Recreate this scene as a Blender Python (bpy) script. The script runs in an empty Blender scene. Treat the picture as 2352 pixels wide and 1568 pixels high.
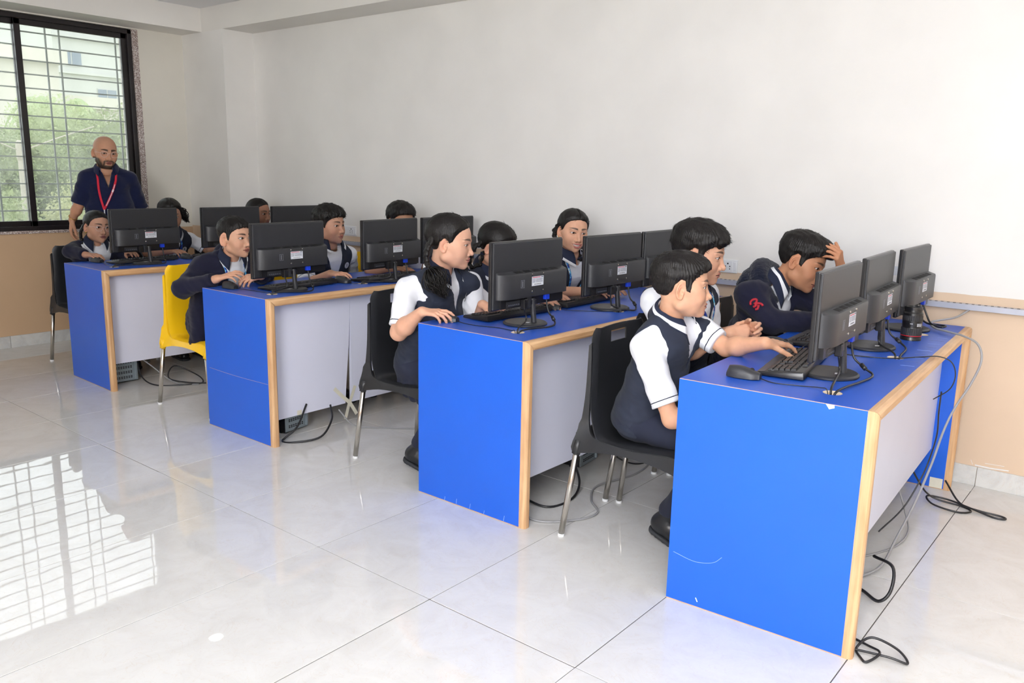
import bpy, bmesh, math, random
import numpy as np
from mathutils import Vector, Matrix

random.seed(7)
rng = np.random.default_rng(7)
SC = bpy.context.scene
COL = SC.collection
PI = math.pi

# ------------------------------------------------------------------ camera
def cam_axes(p, y, r):
    fw = np.array([-math.sin(y) * math.cos(p), math.cos(y) * math.cos(p), math.sin(p)])
    right = np.array([math.cos(y), math.sin(y), 0.0])
    up = np.cross(right, fw)
    r2 = right * math.cos(r) + up * math.sin(r)
    u2 = -right * math.sin(r) + up * math.cos(r)
    return r2, u2, fw
_R, _U, _F = cam_axes(-0.2004, 0.6805, 0.0206)
cam_d = bpy.data.cameras.new('camera')
cam = bpy.data.objects.new('camera', cam_d)
COL.objects.link(cam)
_m = Matrix.Identity(4)
for i in range(3):
    _m[i][0] = _R[i]; _m[i][1] = _U[i]; _m[i][2] = -_F[i]
_m[0][3], _m[1][3], _m[2][3] = 0.0, -4.306, 1.4148
cam.matrix_world = _m
cam_d.sensor_fit = 'HORIZONTAL'
cam_d.sensor_width = 36.0
cam_d.lens = 36.0 * 1883.34 / 2352
cam_d.clip_start = 0.02
cam_d.clip_end = 400
SC.camera = cam

# ------------------------------------------------------------------ light, sky, exposure
SC.view_settings.view_transform = 'Standard'
SC.view_settings.look = 'None'
SC.view_settings.gamma = 1.0
SC.view_settings.use_curve_mapping = False
SC.view_settings.exposure = 0.06
SC.cycles.use_denoising = True
SC.cycles.max_bounces = 7
SC.cycles.diffuse_bounces = 5
SC.cycles.glossy_bounces = 4
SC.cycles.transparent_max_bounces = 10
SC.cycles.sample_clamp_indirect = 6.0
SC.cycles.caustics_reflective = False
SC.cycles.caustics_refractive = False
world = bpy.data.worlds.new('sky')
SC.world = world
world.use_nodes = True
wn = world.node_tree.nodes['Background']
wn.inputs[0].default_value = (0.93, 0.97, 1.0, 1)
wn.inputs[1].default_value = 3.0

def area(name, loc, target, size, power, color=(1, 1, 1), spread=PI):
    l = bpy.data.lights.new(name, 'AREA')
    l.shape = 'SQUARE'; l.size = size; l.energy = power; l.color = color
    l.spread = spread
    o = bpy.data.objects.new(name, l)
    COL.objects.link(o)
    o.location = loc
    d = Vector(target) - Vector(loc)
    o.rotation_euler = d.to_track_quat('-Z', 'Y').to_euler()
    return o
# the photographer's flash head, turned up so that the white ceiling above the camera lights the room
area('bounce_flash', (0.5, -4.75, 1.95), (0.3, -4.5, 2.74), 0.35, 190, (0.97, 0.98, 1.0), spread=2.0)
# added fill light behind the camera, brightens walls and panels more than the floor
area('rear_fill_light', (0.8, -7.0, 2.15), (-1.2, 0.0, 1.6), 1.8, 245, (0.97, 0.98, 1.0))

# ------------------------------------------------------------------ helpers
def lin(c):
    return tuple(((x / 255) / 12.92 if x / 255 <= 0.04045 else (((x / 255) + 0.055) / 1.055) ** 2.4) for x in c)

MATS = {}
def mat(name, rgb, rough=0.5, metal=0.0, noise=0.0, nscale=30.0, bump=0.0, bscale=200.0, spec=0.5, coat=0.0,
        sheen=0.0, attr=None, sss=0.0):
    if name in MATS: return MATS[name]
    m = bpy.data.materials.new(name); m.use_nodes = True
    nt = m.node_tree; b = nt.nodes['Principled BSDF']
    c = lin(rgb) + (1,)
    b.inputs['Base Color'].default_value = c
    b.inputs['Roughness'].default_value = rough
    b.inputs['Metallic'].default_value = metal
    b.inputs['Specular IOR Level'].default_value = spec
    if coat: b.inputs['Coat Weight'].default_value = coat
    if sheen:
        b.inputs['Sheen Weight'].default_value = sheen
        b.inputs['Sheen Roughness'].default_value = 0.5
    if sss:
        b.inputs['Subsurface Weight'].default_value = sss
        b.inputs['Subsurface Radius'].default_value = (0.012, 0.005, 0.003)
        b.inputs['Subsurface Scale'].default_value = 0.5
    tc = None
    src = None
    if attr:
        a = nt.nodes.new('ShaderNodeAttribute'); a.attribute_name = attr
        src = a.outputs['Color']
        nt.links.new(src, b.inputs['Base Color'])
    if noise or bump:
        tc = nt.nodes.new('ShaderNodeTexCoord')
    if noise:
        n = nt.nodes.new('ShaderNodeTexNoise'); n.inputs['Scale'].default_value = nscale
        n.inputs['Detail'].default_value = 5
        nt.links.new(tc.outputs['Object'], n.inputs['Vector'])
        mr = nt.nodes.new('ShaderNodeMapRange')
        mr.inputs[1].default_value = 0.25; mr.inputs[2].default_value = 0.75
        mr.inputs[3].default_value = 1 - noise; mr.inputs[4].default_value = 1 + noise
        nt.links.new(n.outputs['Fac'], mr.inputs[0])
        mx = nt.nodes.new('ShaderNodeMix'); mx.data_type = 'RGBA'; mx.blend_type = 'MULTIPLY'
        mx.inputs[0].default_value = 1
        if src is not None: nt.links.new(src, mx.inputs[6])
        else: mx.inputs[6].default_value = c
        nt.links.new(mr.outputs[0], mx.inputs[7])
        nt.links.new(mx.outputs[2], b.inputs['Base Color'])
    if bump:
        n2 = nt.nodes.new('ShaderNodeTexNoise'); n2.inputs['Scale'].default_value = bscale
        n2.inputs['Detail'].default_value = 3
        nt.links.new(tc.outputs['Object'], n2.inputs['Vector'])
        bp = nt.nodes.new('ShaderNodeBump'); bp.inputs['Strength'].default_value = bump
        bp.inputs['Distance'].default_value = 0.002
        nt.links.new(n2.outputs['Fac'], bp.inputs['Height'])
        nt.links.new(bp.outputs[0], b.inputs['Normal'])
    MATS[name] = m
    return m

def wood_mat(name, a, b_, axis=1, scale=14):
    if name in MATS: return MATS[name]
    m = bpy.data.materials.new(name); m.use_nodes = True
    nt = m.node_tree; b = nt.nodes['Principled BSDF']
    tc = nt.nodes.new('ShaderNodeTexCoord'); mp = nt.nodes.new('ShaderNodeMapping')
    s = [scale * 6] * 3; s[axis] = scale * 0.35
    mp.inputs['Scale'].default_value = s
    nt.links.new(tc.outputs['Object'], mp.inputs[0])
    n = nt.nodes.new('ShaderNodeTexNoise'); n.inputs['Scale'].default_value = 1; n.inputs['Detail'].default_value = 6
    nt.links.new(mp.outputs[0], n.inputs['Vector'])
    n2 = nt.nodes.new('ShaderNodeTexNoise'); n2.inputs['Scale'].default_value = 3.0
    nt.links.new(tc.outputs['Object'], n2.inputs['Vector'])
    ad = nt.nodes.new('ShaderNodeMath'); ad.operation = 'ADD'
    nt.links.new(n.outputs['Fac'], ad.inputs[0]); nt.links.new(n2.outputs['Fac'], ad.inputs[1])
    cr = nt.nodes.new('ShaderNodeValToRGB')
    cr.color_ramp.elements[0].position = 0.30; cr.color_ramp.elements[0].color = lin(a) + (1,)
    cr.color_ramp.elements[1].position = 0.62; cr.color_ramp.elements[1].color = lin(b_) + (1,)
    h = nt.nodes.new('ShaderNodeMath'); h.operation = 'MULTIPLY'; h.inputs[1].default_value = 0.5
    nt.links.new(ad.outputs[0], h.inputs[0]); nt.links.new(h.outputs[0], cr.inputs[0])
    nt.links.new(cr.outputs[0], b.inputs['Base Color'])
    b.inputs['Roughness'].default_value = 0.42
    MATS[name] = m
    return m

def wall_mat(name, upper, lower, zline):
    """painted plaster: cream above the dado line, beige below it"""
    m = bpy.data.materials.new(name); m.use_nodes = True
    nt = m.node_tree; b = nt.nodes['Principled BSDF']
    g = nt.nodes.new('ShaderNodeNewGeometry'); sp = nt.nodes.new('ShaderNodeSeparateXYZ')
    nt.links.new(g.outputs['Position'], sp.inputs[0])
    n = nt.nodes.new('ShaderNodeTexNoise'); n.inputs['Scale'].default_value = 9; n.inputs['Detail'].default_value = 6
    nt.links.new(g.outputs['Position'], n.inputs['Vector'])
    ma = nt.nodes.new('ShaderNodeMath'); ma.operation = 'MULTIPLY_ADD'
    ma.inputs[1].default_value = 0.008
    nt.links.new(n.outputs['Fac'], ma.inputs[0]); nt.links.new(sp.outputs[2], ma.inputs[2])
    gt = nt.nodes.new('ShaderNodeMath'); gt.operation = 'GREATER_THAN'; gt.inputs[1].default_value = zline + 0.004
    nt.links.new(ma.outputs[0], gt.inputs[0])
    mx = nt.nodes.new('ShaderNodeMix'); mx.data_type = 'RGBA'
    nt.links.new(gt.outputs[0], mx.inputs[0])
    mx.inputs[6].default_value = lin(lower) + (1,); mx.inputs[7].default_value = lin(upper) + (1,)
    # scuffs and stains in the beige
    n2 = nt.nodes.new('ShaderNodeTexNoise'); n2.inputs['Scale'].default_value = 2.3; n2.inputs['Detail'].default_value = 8
    nt.links.new(g.outputs['Position'], n2.inputs['Vector'])
    mr = nt.nodes.new('ShaderNodeMapRange'); mr.inputs[1].default_value = 0.35; mr.inputs[2].default_value = 0.65
    mr.inputs[3].default_value = 0.965; mr.inputs[4].default_value = 1.02
    nt.links.new(n2.outputs['Fac'], mr.inputs[0])
    mm = nt.nodes.new('ShaderNodeMix'); mm.data_type = 'RGBA'; mm.blend_type = 'MULTIPLY'; mm.inputs[0].default_value = 1
    nt.links.new(mx.outputs[2], mm.inputs[6]); nt.links.new(mr.outputs[0], mm.inputs[7])
    nt.links.new(mm.outputs[2], b.inputs['Base Color'])
    b.inputs['Roughness'].default_value = 0.55
    n3 = nt.nodes.new('ShaderNodeTexNoise'); n3.inputs['Scale'].default_value = 60; n3.inputs['Detail'].default_value = 4
    nt.links.new(g.outputs['Position'], n3.inputs['Vector'])
    bp = nt.nodes.new('ShaderNodeBump'); bp.inputs['Strength'].default_value = 0.06; bp.inputs['Distance'].default_value = 0.004
    nt.links.new(n3.outputs['Fac'], bp.inputs['Height']); nt.links.new(bp.outputs[0], b.inputs['Normal'])
    return m

class MB:
    """collects shapes into one mesh"""
    def __init__(s): s.v = []; s.f = []; s.mi = []
    def add(s, vs, fs, mi=0):
        o = len(s.v); s.v += [tuple(map(float, p)) for p in vs]
        s.f += [tuple(i + o for i in f) for f in fs]; s.mi += [mi] * len(fs)
        return s
    def box(s, lo, hi, mi=0, bev=0.0):
        x0, y0, z0 = lo; x1, y1, z1 = hi
        if bev <= 0:
            vs = [(x0, y0, z0), (x1, y0, z0), (x1, y1, z0), (x0, y1, z0), (x0, y0, z1), (x1, y0, z1), (x1, y1, z1), (x0, y1, z1)]
            return s.add(vs, [(0, 3, 2, 1), (4, 5, 6, 7), (0, 1, 5, 4), (1, 2, 6, 5), (2, 3, 7, 6), (3, 0, 4, 7)], mi)
        bm = bmesh.new()
        bmesh.ops.create_cube(bm, size=1, matrix=Matrix.Translation(((x0 + x1) / 2, (y0 + y1) / 2, (z0 + z1) / 2)) @ Matrix.Diagonal((x1 - x0, y1 - y0, z1 - z0, 1)))
        bmesh.ops.bevel(bm, geom=list(bm.edges), offset=bev, segments=2, profile=0.5, affect='EDGES')
        return s.bm(bm, mi)
    def bm(s, bm, mi=0):
        bm.verts.index_update()
        s.add([v.co for v in bm.verts], [[v.index for v in f.verts] for f in bm.faces], mi); bm.free()
        return s
    def prism(s, poly, z0, z1, mi=0, frame=None):
        n = len(poly)
        vs = [(p[0], p[1], z0) for p in poly] + [(p[0], p[1], z1) for p in poly]
        if frame is not None: vs = [frame(v) for v in vs]
        fs = [tuple(range(n))[::-1], tuple(range(n, 2 * n))] + [(i, (i + 1) % n, n + (i + 1) % n, n + i) for i in range(n)]
        return s.add(vs, fs, mi)
    def lathe(s, prof, c=(0, 0, 0), n=28, mi=0, axis=2):
        vs = []; fs = []
        for (r, h) in prof:
            for k in range(n):
                a = 2 * PI * k / n
                p = [r * math.cos(a), r * math.sin(a), h]
                if axis == 0: p = [p[2], p[0], p[1]]
                if axis == 1: p = [p[1], p[2], p[0]]
                vs.append((p[0] + c[0], p[1] + c[1], p[2] + c[2]))
        m = len(prof)
        for i in range(m - 1):
            for k in range(n):
                fs.append((i * n + k, i * n + (k + 1) % n, (i + 1) * n + (k + 1) % n, (i + 1) * n + k))
        fs.append(tuple(range(n))[::-1]); fs.append(tuple((m - 1) * n + k for k in range(n)))
        return s.add(vs, fs, mi)
    def tube(s, pts, r, n=8, mi=0, cap=True):
        P = [Vector(p) for p in pts]; m = len(P)
        rr = r if hasattr(r, '__len__') else [r] * m
        t0 = (P[1] - P[0]).normalized()
        a = Vector((0, 0, 1)) if abs(t0.z) < 0.9 else Vector((1, 0, 0))
        u = t0.cross(a).normalized()
        vs = []
        for i in range(m):
            t = (P[min(i + 1, m - 1)] - P[max(i - 1, 0)])
            t = t.normalized() if t.length > 1e-9 else t0
            u = (u - t * u.dot(t)); u = u.normalized() if u.length > 1e-6 else t.orthogonal().normalized()
            w = t.cross(u)
            for k in range(n):
                an = 2 * PI * k / n
                q = P[i] + (u * math.cos(an) + w * math.sin(an)) * rr[i]
                vs.append(q)
        fs = [(i * n + k, i * n + (k + 1) % n, (i + 1) * n + (k + 1) % n, (i + 1) * n + k) for i in range(m - 1) for k in range(n)]
        if cap: fs += [tuple(range(n))[::-1], tuple((m - 1) * n + k for k in range(n))]
        return s.add(vs, fs, mi)
    def build(s, name, mats, parent=None, smooth=False, loc=None, rotz=0.0, angle=None):
        me = bpy.data.meshes.new(name)
        me.from_pydata(s.v, [], s.f)
        for m in (mats if isinstance(mats, (list, tuple)) else [mats]): me.materials.append(m)
        if any(s.mi): me.polygons.foreach_set('material_index', s.mi)
        if smooth or angle:
            me.polygons.foreach_set('use_smooth', [True] * len(s.f))
        me.update()
        if angle: 
            try: me.set_sharp_from_angle(angle=math.radians(angle))
            except Exception: pass
        o = bpy.data.objects.new(name, me)
        COL.objects.link(o)
        if parent is not None: o.parent = parent
        if loc is not None: o.location = loc
        if rotz: o.rotation_euler = (0, 0, rotz)
        return o

def spline(pts, n=8):
    """Catmull-Rom through the points"""
    P = [np.array(p, float) for p in pts]
    P = [2 * P[0] - P[1]] + P + [2 * P[-1] - P[-2]]
    out = []
    for i in range(1, len(P) - 2):
        for k in range(n):
            t = k / n
            a, b, c, d = P[i - 1], P[i], P[i + 1], P[i + 2]
            out.append(0.5 * (2 * b + (c - a) * t + (2 * a - 5 * b + 4 * c - d) * t * t + (3 * b - a - 3 * c + d) * t ** 3))
    out.append(P[-2])
    return out

def tag(o, label=None, cat=None, group=None, kind=None):
    if label: o['label'] = label
    if cat: o['category'] = cat
    if group: o['group'] = group
    if kind: o['kind'] = kind
    return o

def empty(name, loc=(0, 0, 0), rotz=0.0, label=None, cat=None, group=None, kind=None, parent=None):
    o = bpy.data.objects.new(name, None); COL.objects.link(o)
    o.empty_display_size = 0.1
    o.location = loc; o.rotation_euler = (0, 0, rotz)
    if parent is not None: o.parent = parent
    return tag(o, label, cat, group, kind)

def copy_tree(o, parent=None):
    c = o.copy(); COL.objects.link(c)
    if parent is not None: c.parent = parent
    for ch in o.children: copy_tree(ch, c)
    return c

# ------------------------------------------------------------------ materials
XL, ZC, ZS, YB = -7.037, 2.74, 2.55, -0.29      # left wall, ceiling, beam soffit, beam face
CREAM = (241, 239, 235); BEIGE = (222, 197, 170)
M_wall = wall_mat('painted_plaster', CREAM, BEIGE, 0.908)
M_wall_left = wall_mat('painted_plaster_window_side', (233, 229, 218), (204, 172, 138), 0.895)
M_beam = mat('beam_paint', (238, 235, 229), 0.6, noise=0.02, nscale=3)
M_ceil = mat('ceiling_paint', (242, 242, 244), 0.7)
M_blue = mat('blue_laminate', (22, 92, 205), 0.34, noise=0.04, nscale=3, bump=0.03, bscale=400)
M_bluetop = mat('blue_laminate_top', (32, 84, 188), 0.36, noise=0.06, nscale=5, bump=0.03, bscale=400)
M_white = mat('white_laminate', (222, 224, 241), 0.4, noise=0.02, nscale=3)
M_wood_y = wood_mat('teak_edge_along', (176, 128, 84), (222, 184, 140), 1)
M_wood_z = wood_mat('teak_edge_upright', (176, 128, 84), (222, 184, 140), 2)
M_raw = mat('raw_plywood', (196, 160, 128), 0.7, noise=0.1, nscale=20)
M_black = mat('black_plastic', (40, 41, 45), 0.42, bump=0.12, bscale=900)
M_black2 = mat('black_plastic_satin', (26, 26, 29), 0.3)
M_key = mat('black_keys', (30, 30, 33), 0.35)
M_keyleg = mat('grey_palm_rest', (86, 84, 86), 0.4)
M_screen = mat('screen_glass', (14, 15, 18), 0.12)
M_chrome = mat('brushed_steel', (205, 200, 192), 0.22, metal=1.0)
M_chblack = mat('chair_black_plastic', (34, 35, 38), 0.38, bump=0.08, bscale=700)
M_chyel = mat('chair_yellow_plastic', (246, 196, 22), 0.36, bump=0.06, bscale=700)
M_cable = mat('black_cable', (28, 28, 31), 0.4)
M_gcable = mat('grey_cable', (150, 150, 152), 0.45)
M_vga = mat('blue_plug', (20, 60, 200), 0.4)
M_label = mat('label_paper', (214, 218, 226), 0.5)
M_label_txt = mat('label_print', (96, 100, 112), 0.6)
M_label_red = mat('label_red_print', (190, 70, 84), 0.6)
M_mark = mat('moulded_mark', (128, 132, 140), 0.5)
M_alu = mat('dark_bronze_aluminium', (30, 25, 27), 0.35)
M_bar = mat('grille_paint', (122, 126, 128), 0.5)
M_plate = mat('white_switch_plastic', (238, 240, 242), 0.3)
M_dark = mat('dark_hole', (18, 18, 20), 0.6)
M_trunk = mat('raceway_aluminium', (190, 194, 206), 0.38, metal=0.35)
M_tape = mat('masking_tape', (222, 218, 200), 0.6, noise=0.06, nscale=40)
M_paper = mat('paper_scrap', (236, 238, 240), 0.6)
M_case = mat('pc_case_steel', (150, 162, 168), 0.38, metal=0.5)
M_white_dot = mat('white_print', (230, 232, 235), 0.5)

def granite():
    m = bpy.data.materials.new('granite_reveal'); m.use_nodes = True
    nt = m.node_tree; b = nt.nodes['Principled BSDF']
    tc = nt.nodes.new('ShaderNodeTexCoord'); v = nt.nodes.new('ShaderNodeTexVoronoi'); v.inputs['Scale'].default_value = 190
    nt.links.new(tc.outputs['Object'], v.inputs['Vector'])
    cr = nt.nodes.new('ShaderNodeValToRGB')
    for p, c in ((0.0, (88, 76, 74)), (0.5, (176, 156, 148)), (1.0, (212, 198, 190))):
        e = cr.color_ramp.elements.new(p); e.color = lin(c) + (1,)
    nt.links.new(v.outputs['Color'], cr.inputs[0]); nt.links.new(cr.outputs[0], b.inputs['Base Color'])
    b.inputs['Roughness'].default_value = 0.4
    return m
M_granite = granite()

def marble(name, a, b_, rough, vein):
    m = bpy.data.materials.new(name); m.use_nodes = True
    nt = m.node_tree; b = nt.nodes['Principled BSDF']
    g = nt.nodes.new('ShaderNodeNewGeometry')
    oi = nt.nodes.new('ShaderNodeObjectInfo')
    sc = nt.nodes.new('ShaderNodeVectorMath'); sc.operation = 'MULTIPLY_ADD'
    cb = nt.nodes.new('ShaderNodeCombineXYZ')
    nt.links.new(oi.outputs['Random'], cb.inputs[2])
    sc.inputs[1].default_value = (1, 1, 1)
    mul = nt.nodes.new('ShaderNodeVectorMath'); mul.operation = 'SCALE'; mul.inputs[3].default_value = 37.0
    nt.links.new(cb.outputs[0], mul.inputs[0])
    nt.links.new(g.outputs['Position'], sc.inputs[0]); nt.links.new(mul.outputs[0], sc.inputs[2])
    n = nt.nodes.new('ShaderNodeTexNoise'); n.inputs['Scale'].default_value = 5; n.inputs['Detail'].default_value = 9
    n.inputs['Roughness'].default_value = 0.65
    n.inputs['Distortion'].default_value = 1.4
    nt.links.new(sc.outputs[0], n.inputs['Vector'])
    cr = nt.nodes.new('ShaderNodeValToRGB')
    cr.color_ramp.elements[0].position = 0.3; cr.color_ramp.elements[0].color = lin(a) + (1,)
    cr.color_ramp.elements[1].position = 0.6; cr.color_ramp.elements[1].color = lin(b_) + (1,)
    nt.links.new(n.outputs['Fac'], cr.inputs[0])
    n2 = nt.nodes.new('ShaderNodeTexNoise'); n2.inputs['Scale'].default_value = 9; n2.inputs['Detail'].default_value = 10
    n2.inputs['Distortion'].default_value = 3
    nt.links.new(sc.outputs[0], n2.inputs['Vector'])
    sb = nt.nodes.new('ShaderNodeMath'); sb.operation = 'SUBTRACT'; sb.inputs[1].default_value = 0.5
    ab = nt.nodes.new('ShaderNodeMath'); ab.operation = 'ABSOLUTE'
    mr = nt.nodes.new('ShaderNodeMapRange'); mr.inputs[1].default_value = 0; mr.inputs[2].default_value = 0.012
    mr.inputs[3].default_value = vein; mr.inputs[4].default_value = 0
    nt.links.new(n2.outputs['Fac'], sb.inputs[0]); nt.links.new(sb.outputs[0], ab.inputs[0]); nt.links.new(ab.outputs[0], mr.inputs[0])
    mx = nt.nodes.new('ShaderNodeMix'); mx.data_type = 'RGBA'
    nt.links.new(mr.outputs[0], mx.inputs[0]); nt.links.new(cr.outputs[0], mx.inputs[6])
    mx.inputs[7].default_value = lin((206, 186, 162)) + (1,)
    nt.links.new(mx.outputs[2], b.inputs['Base Color'])
    b.inputs['Roughness'].default_value = rough
    b.inputs['Specular IOR Level'].default_value = 0.55
    # slow waviness of the polished face
    w = nt.nodes.new('ShaderNodeTexNoise'); w.inputs['Scale'].default_value = 7.0; w.inputs['Detail'].default_value = 1
    nt.links.new(sc.outputs[0], w.inputs['Vector'])
    bp = nt.nodes.new('ShaderNodeBump'); bp.inputs['Strength'].default_value = 0.05; bp.inputs['Distance'].default_value = 0.004
    nt.links.new(w.outputs['Fac'], bp.inputs['Height']); nt.links.new(bp.outputs[0], b.inputs['Normal'])
    return m
M_tile = marble('polished_floor_tile', (217, 215, 211), (226, 225, 222), 0.014, 0.22)
M_skirt = marble('skirting_tile', (196, 197, 196), (220, 220, 217), 0.25, 0.3)
M_grout = mat('grout', (84, 80, 78), 0.8, noise=0.25, nscale=30)

# ------------------------------------------------------------------ room shell
XR, YF = 3.2, -8.0
fl = MB().box((XL - 0.2, YF, -0.12), (XR, 0.1, -0.0019)).build('floor', M_grout)
tag(fl, 'glossy pale marble-look floor tiles with thin dark joints', kind='structure')
TX, TY, OX, OY = 0.6, 1.196, -2.408, -2.488
tb = MB(); tb.box((0.0018, 0.0018, -0.011), (TX - 0.0018, TY - 0.0018, 0.0), bev=0.0009)
tile_me = None
for i in range(-8, 10):
    for j in range(-5, 3):
        x0, y0 = OX + i * TX, OY + j * TY
        if x0 + TX < XL or x0 > XR or y0 > 0 or y0 + TY < YF: continue
        cx0, cx1 = max(x0, XL), min(x0 + TX, XR); cy1 = min(y0 + TY, 0.0)
        if cx0 == x0 and cx1 == x0 + TX and cy1 == y0 + TY:
            if tile_me is None:
                o = tb.build('tile', M_tile, fl); tile_me = o.data
            else:
                o = bpy.data.objects.new('tile', tile_me); COL.objects.link(o); o.parent = fl
            o.location = (x0, y0, 0)
        else:
            t2 = MB(); t2.box((cx0 + 0.0009, y0 + 0.0009, -0.011), (cx1 - 0.0009, cy1 - 0.0009, 0.0), bev=0.0009)
            o = t2.build('tile', M_tile, fl)
        if cx0 == x0:
            o.rotation_euler = (max(-.0008, min(.0008, random.gauss(0, 0.0005))), max(-.0012, min(.0012, random.gauss(0, 0.0007))), 0) if o.data is tile_me else (0, 0, 0)

wl = MB()   # left wall with the window opening
WY0, WY1, WZ0, WZ1 = -4.05, -0.69, 0.905, 2.54
wl.box((XL - 0.24, YF, 0), (XL, WY0, ZC))
wl.box((XL - 0.24, WY1, 0), (XL, 0.1, ZC))
wl.box((XL - 0.24, WY0, 0), (XL, WY1, WZ0))
wl.box((XL - 0.24, WY0, WZ1), (XL, WY1, ZC))
tag(wl.build('wall_left', M_wall_left), 'window wall, cream above and beige below', kind='structure')
tag(MB().box((XL - 0.24, 0, 0), (XR, 0.2, ZC)).build('wall_back', M_wall), 'long wall, white above and beige below', kind='structure')
tag(MB().box((XR, YF, 0), (XR + 0.2, 0.2, ZC)).build('wall_right', M_wall), 'plain wall on the right', kind='structure')
tag(MB().box((XL - 0.24, YF - 0.2, 0), (XR, YF, ZC)).build('wall_front', M_wall), 'plain wall behind the camera', kind='structure')
tag(MB().box((XL - 0.24, YF - 0.2, ZC), (XR + 0.2, 0.2, ZC + 0.15)).build('ceiling', M_ceil), 'plain white ceiling', kind='structure')
tag(MB().box((XL, YF, ZS), (XL + 0.317, 0, ZC)).build('trim_1', M_beam), 'boxed beam above the window', kind='structure')
tag(MB().box((XL + 0.317, YB, ZS), (XR, 0, ZC)).build('trim_2', M_beam), 'boxed beam along the long wall', kind='structure')
M_col = wall_mat('column_paint', CREAM, BEIGE, 0.908)
tag(MB().box((XL, YB, 0), (-6.40, 0, ZS)).build('trim_3', M_col), 'square column in the far corner', kind='structure')
# skirting tiles
def skirting(name, axis, a0, a1, fixed, step, off):
    root = empty(name, kind='structure', label='grey skirting tiles')
    a = a0
    while a < a1 - 1e-3:
        b = min((math.floor((a - off) / step + 1e-6) + 1) * step + off, a1)
        lo, hi = (a + 0.001, b - 0.001)
        if axis == 'x': bx = ((lo, fixed - 0.012, 0.0), (hi, fixed, 0.094))
        else: bx = ((fixed, lo, 0.0), (fixed + 0.012, hi, 0.094))
        MB().box(*bx, bev=0.002).build('tile', M_skirt, root)
        a = b
skirting('baseboard_back', 'x', -6.40, XR, 0.0, 0.6, OX)
skirting('baseboard_left', 'y', -6.0, YB, XL, 0.6, -2.488)

# window
win = empty('window_1', kind='structure', label='dark bronze sliding window with iron grille outside')
XG = XL - 0.03     # frame plane
rv = MB()
rv.box((XL - 0.24, -0.69 - 0.05, WZ0), (XL + 0.002, -0.69, WZ1))
rv.build('stone_reveal', M_granite, win)
MB().box((XL - 0.24, WY0, WZ0 - 0.02), (XL + 0.012, WY1, WZ0 + 0.002), bev=0.003).build('stone_sill', M_granite, win)
fr = MB()
fy0, fy1, fz0, fz1 = WY0, -0.74, WZ0, WZ1 - 0.005
fr.box((XG - 0.07, fy0, fz0), (XG + 0.02, fy1, fz0 + 0.035), bev=0.003)
fr.box((XG - 0.07, fy0, fz1 - 0.035), (XG + 0.02, fy1, fz1), bev=0.003)
fr.box((XG - 0.07, fy1 - 0.035, fz0), (XG + 0.02, fy1, fz1), bev=0.003)
fr.box((XG - 0.07, fy0, fz0), (XG + 0.02, fy0 + 0.035, fz1), bev=0.003)
fr.build('outer_frame', M_alu, win)
M_glass = bpy.data.materials.new('dusty_glass'); M_glass.use_nodes = True
_nt = M_glass.node_tree; _nt.nodes.clear()
_o = _nt.nodes.new('ShaderNodeOutputMaterial'); _t = _nt.nodes.new('ShaderNodeBsdfTransparent')
_g = _nt.nodes.new('ShaderNodeBsdfGlossy'); _g.inputs['Roughness'].default_value = 0.03
_d = _nt.nodes.new('ShaderNodeBsdfTranslucent'); _d.inputs[0].default_value = (0.9, 0.92, 0.9, 1)
_fz = _nt.nodes.new('ShaderNodeFresnel'); _fz.inputs[0].default_value = 1.45
_m1 = _nt.nodes.new('ShaderNodeMixShader'); _m2 = _nt.nodes.new('ShaderNodeMixShader')
_nz = _nt.nodes.new('ShaderNodeTexNoise'); _nz.inputs['Scale'].default_value = 5
_mr = _nt.nodes.new('ShaderNodeMapRange'); _mr.inputs[1].default_value = 0.35; _mr.inputs[2].default_value = 0.65; _mr.inputs[3].default_value = 0.07; _mr.inputs[4].default_value = 0.15
_nt.links.new(_nz.outputs['Fac'], _mr.inputs[0]); _nt.links.new(_mr.outputs[0], _m2.inputs[0])
_t.inputs[0].default_value = (0.96, 0.98, 0.97, 1)
_nt.links.new(_fz.outputs[0], _m1.inputs[0]); _nt.links.new(_t.outputs[0], _m1.inputs[1]); _nt.links.new(_g.outputs[0], _m1.inputs[2])
_nt.links.new(_m1.outputs[0], _m2.inputs[1]); _nt.links.new(_d.outputs[0], _m2.inputs[2]); _nt.links.new(_m2.outputs[0], _o.inputs[0])
sash_w = 0.858
ys = [-0.775 - k * sash_w for k in range(5)]
for k in range(4):
    y1, y0 = ys[k] + (0.045 if k else 0.0), max(ys[k + 1] , WY0 + 0.03)
    dx = -0.005 if k % 2 == 0 else -0.04
    s = MB()
    x0, x1 = XG + dx - 0.028, XG + dx
    s.box((x0, y0, fz0 + 0.03), (x1, y1, fz0 + 0.075), bev=0.002)
    s.box((x0, y0, fz1 - 0.075), (x1, y1, fz1 - 0.03), bev=0.002)
    s.box((x0, y1 - 0.045, fz0 + 0.03), (x1, y1, fz1 - 0.03), bev=0.002)
    s.box((x0, y0, fz0 + 0.03), (x1, y0 + 0.045, fz1 - 0.03), bev=0.002)
    so = s.build('sash', M_alu, win)
    MB().box((x0 + 0.012, y0 + 0.04, fz0 + 0.07), (x0 + 0.016, y1 - 0.04, fz1 - 0.07)).build('pane', M_glass, so)
XI = -7.2
for k in range(16):
    z = 2.428 - 0.1055 * k
    MB().box((XI - 0.005, WY0 + 0.02, z - 0.005), (XI + 0.005, WY1 - 0.03, z + 0.005)).build('grille_bar', M_bar, win)
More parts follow.
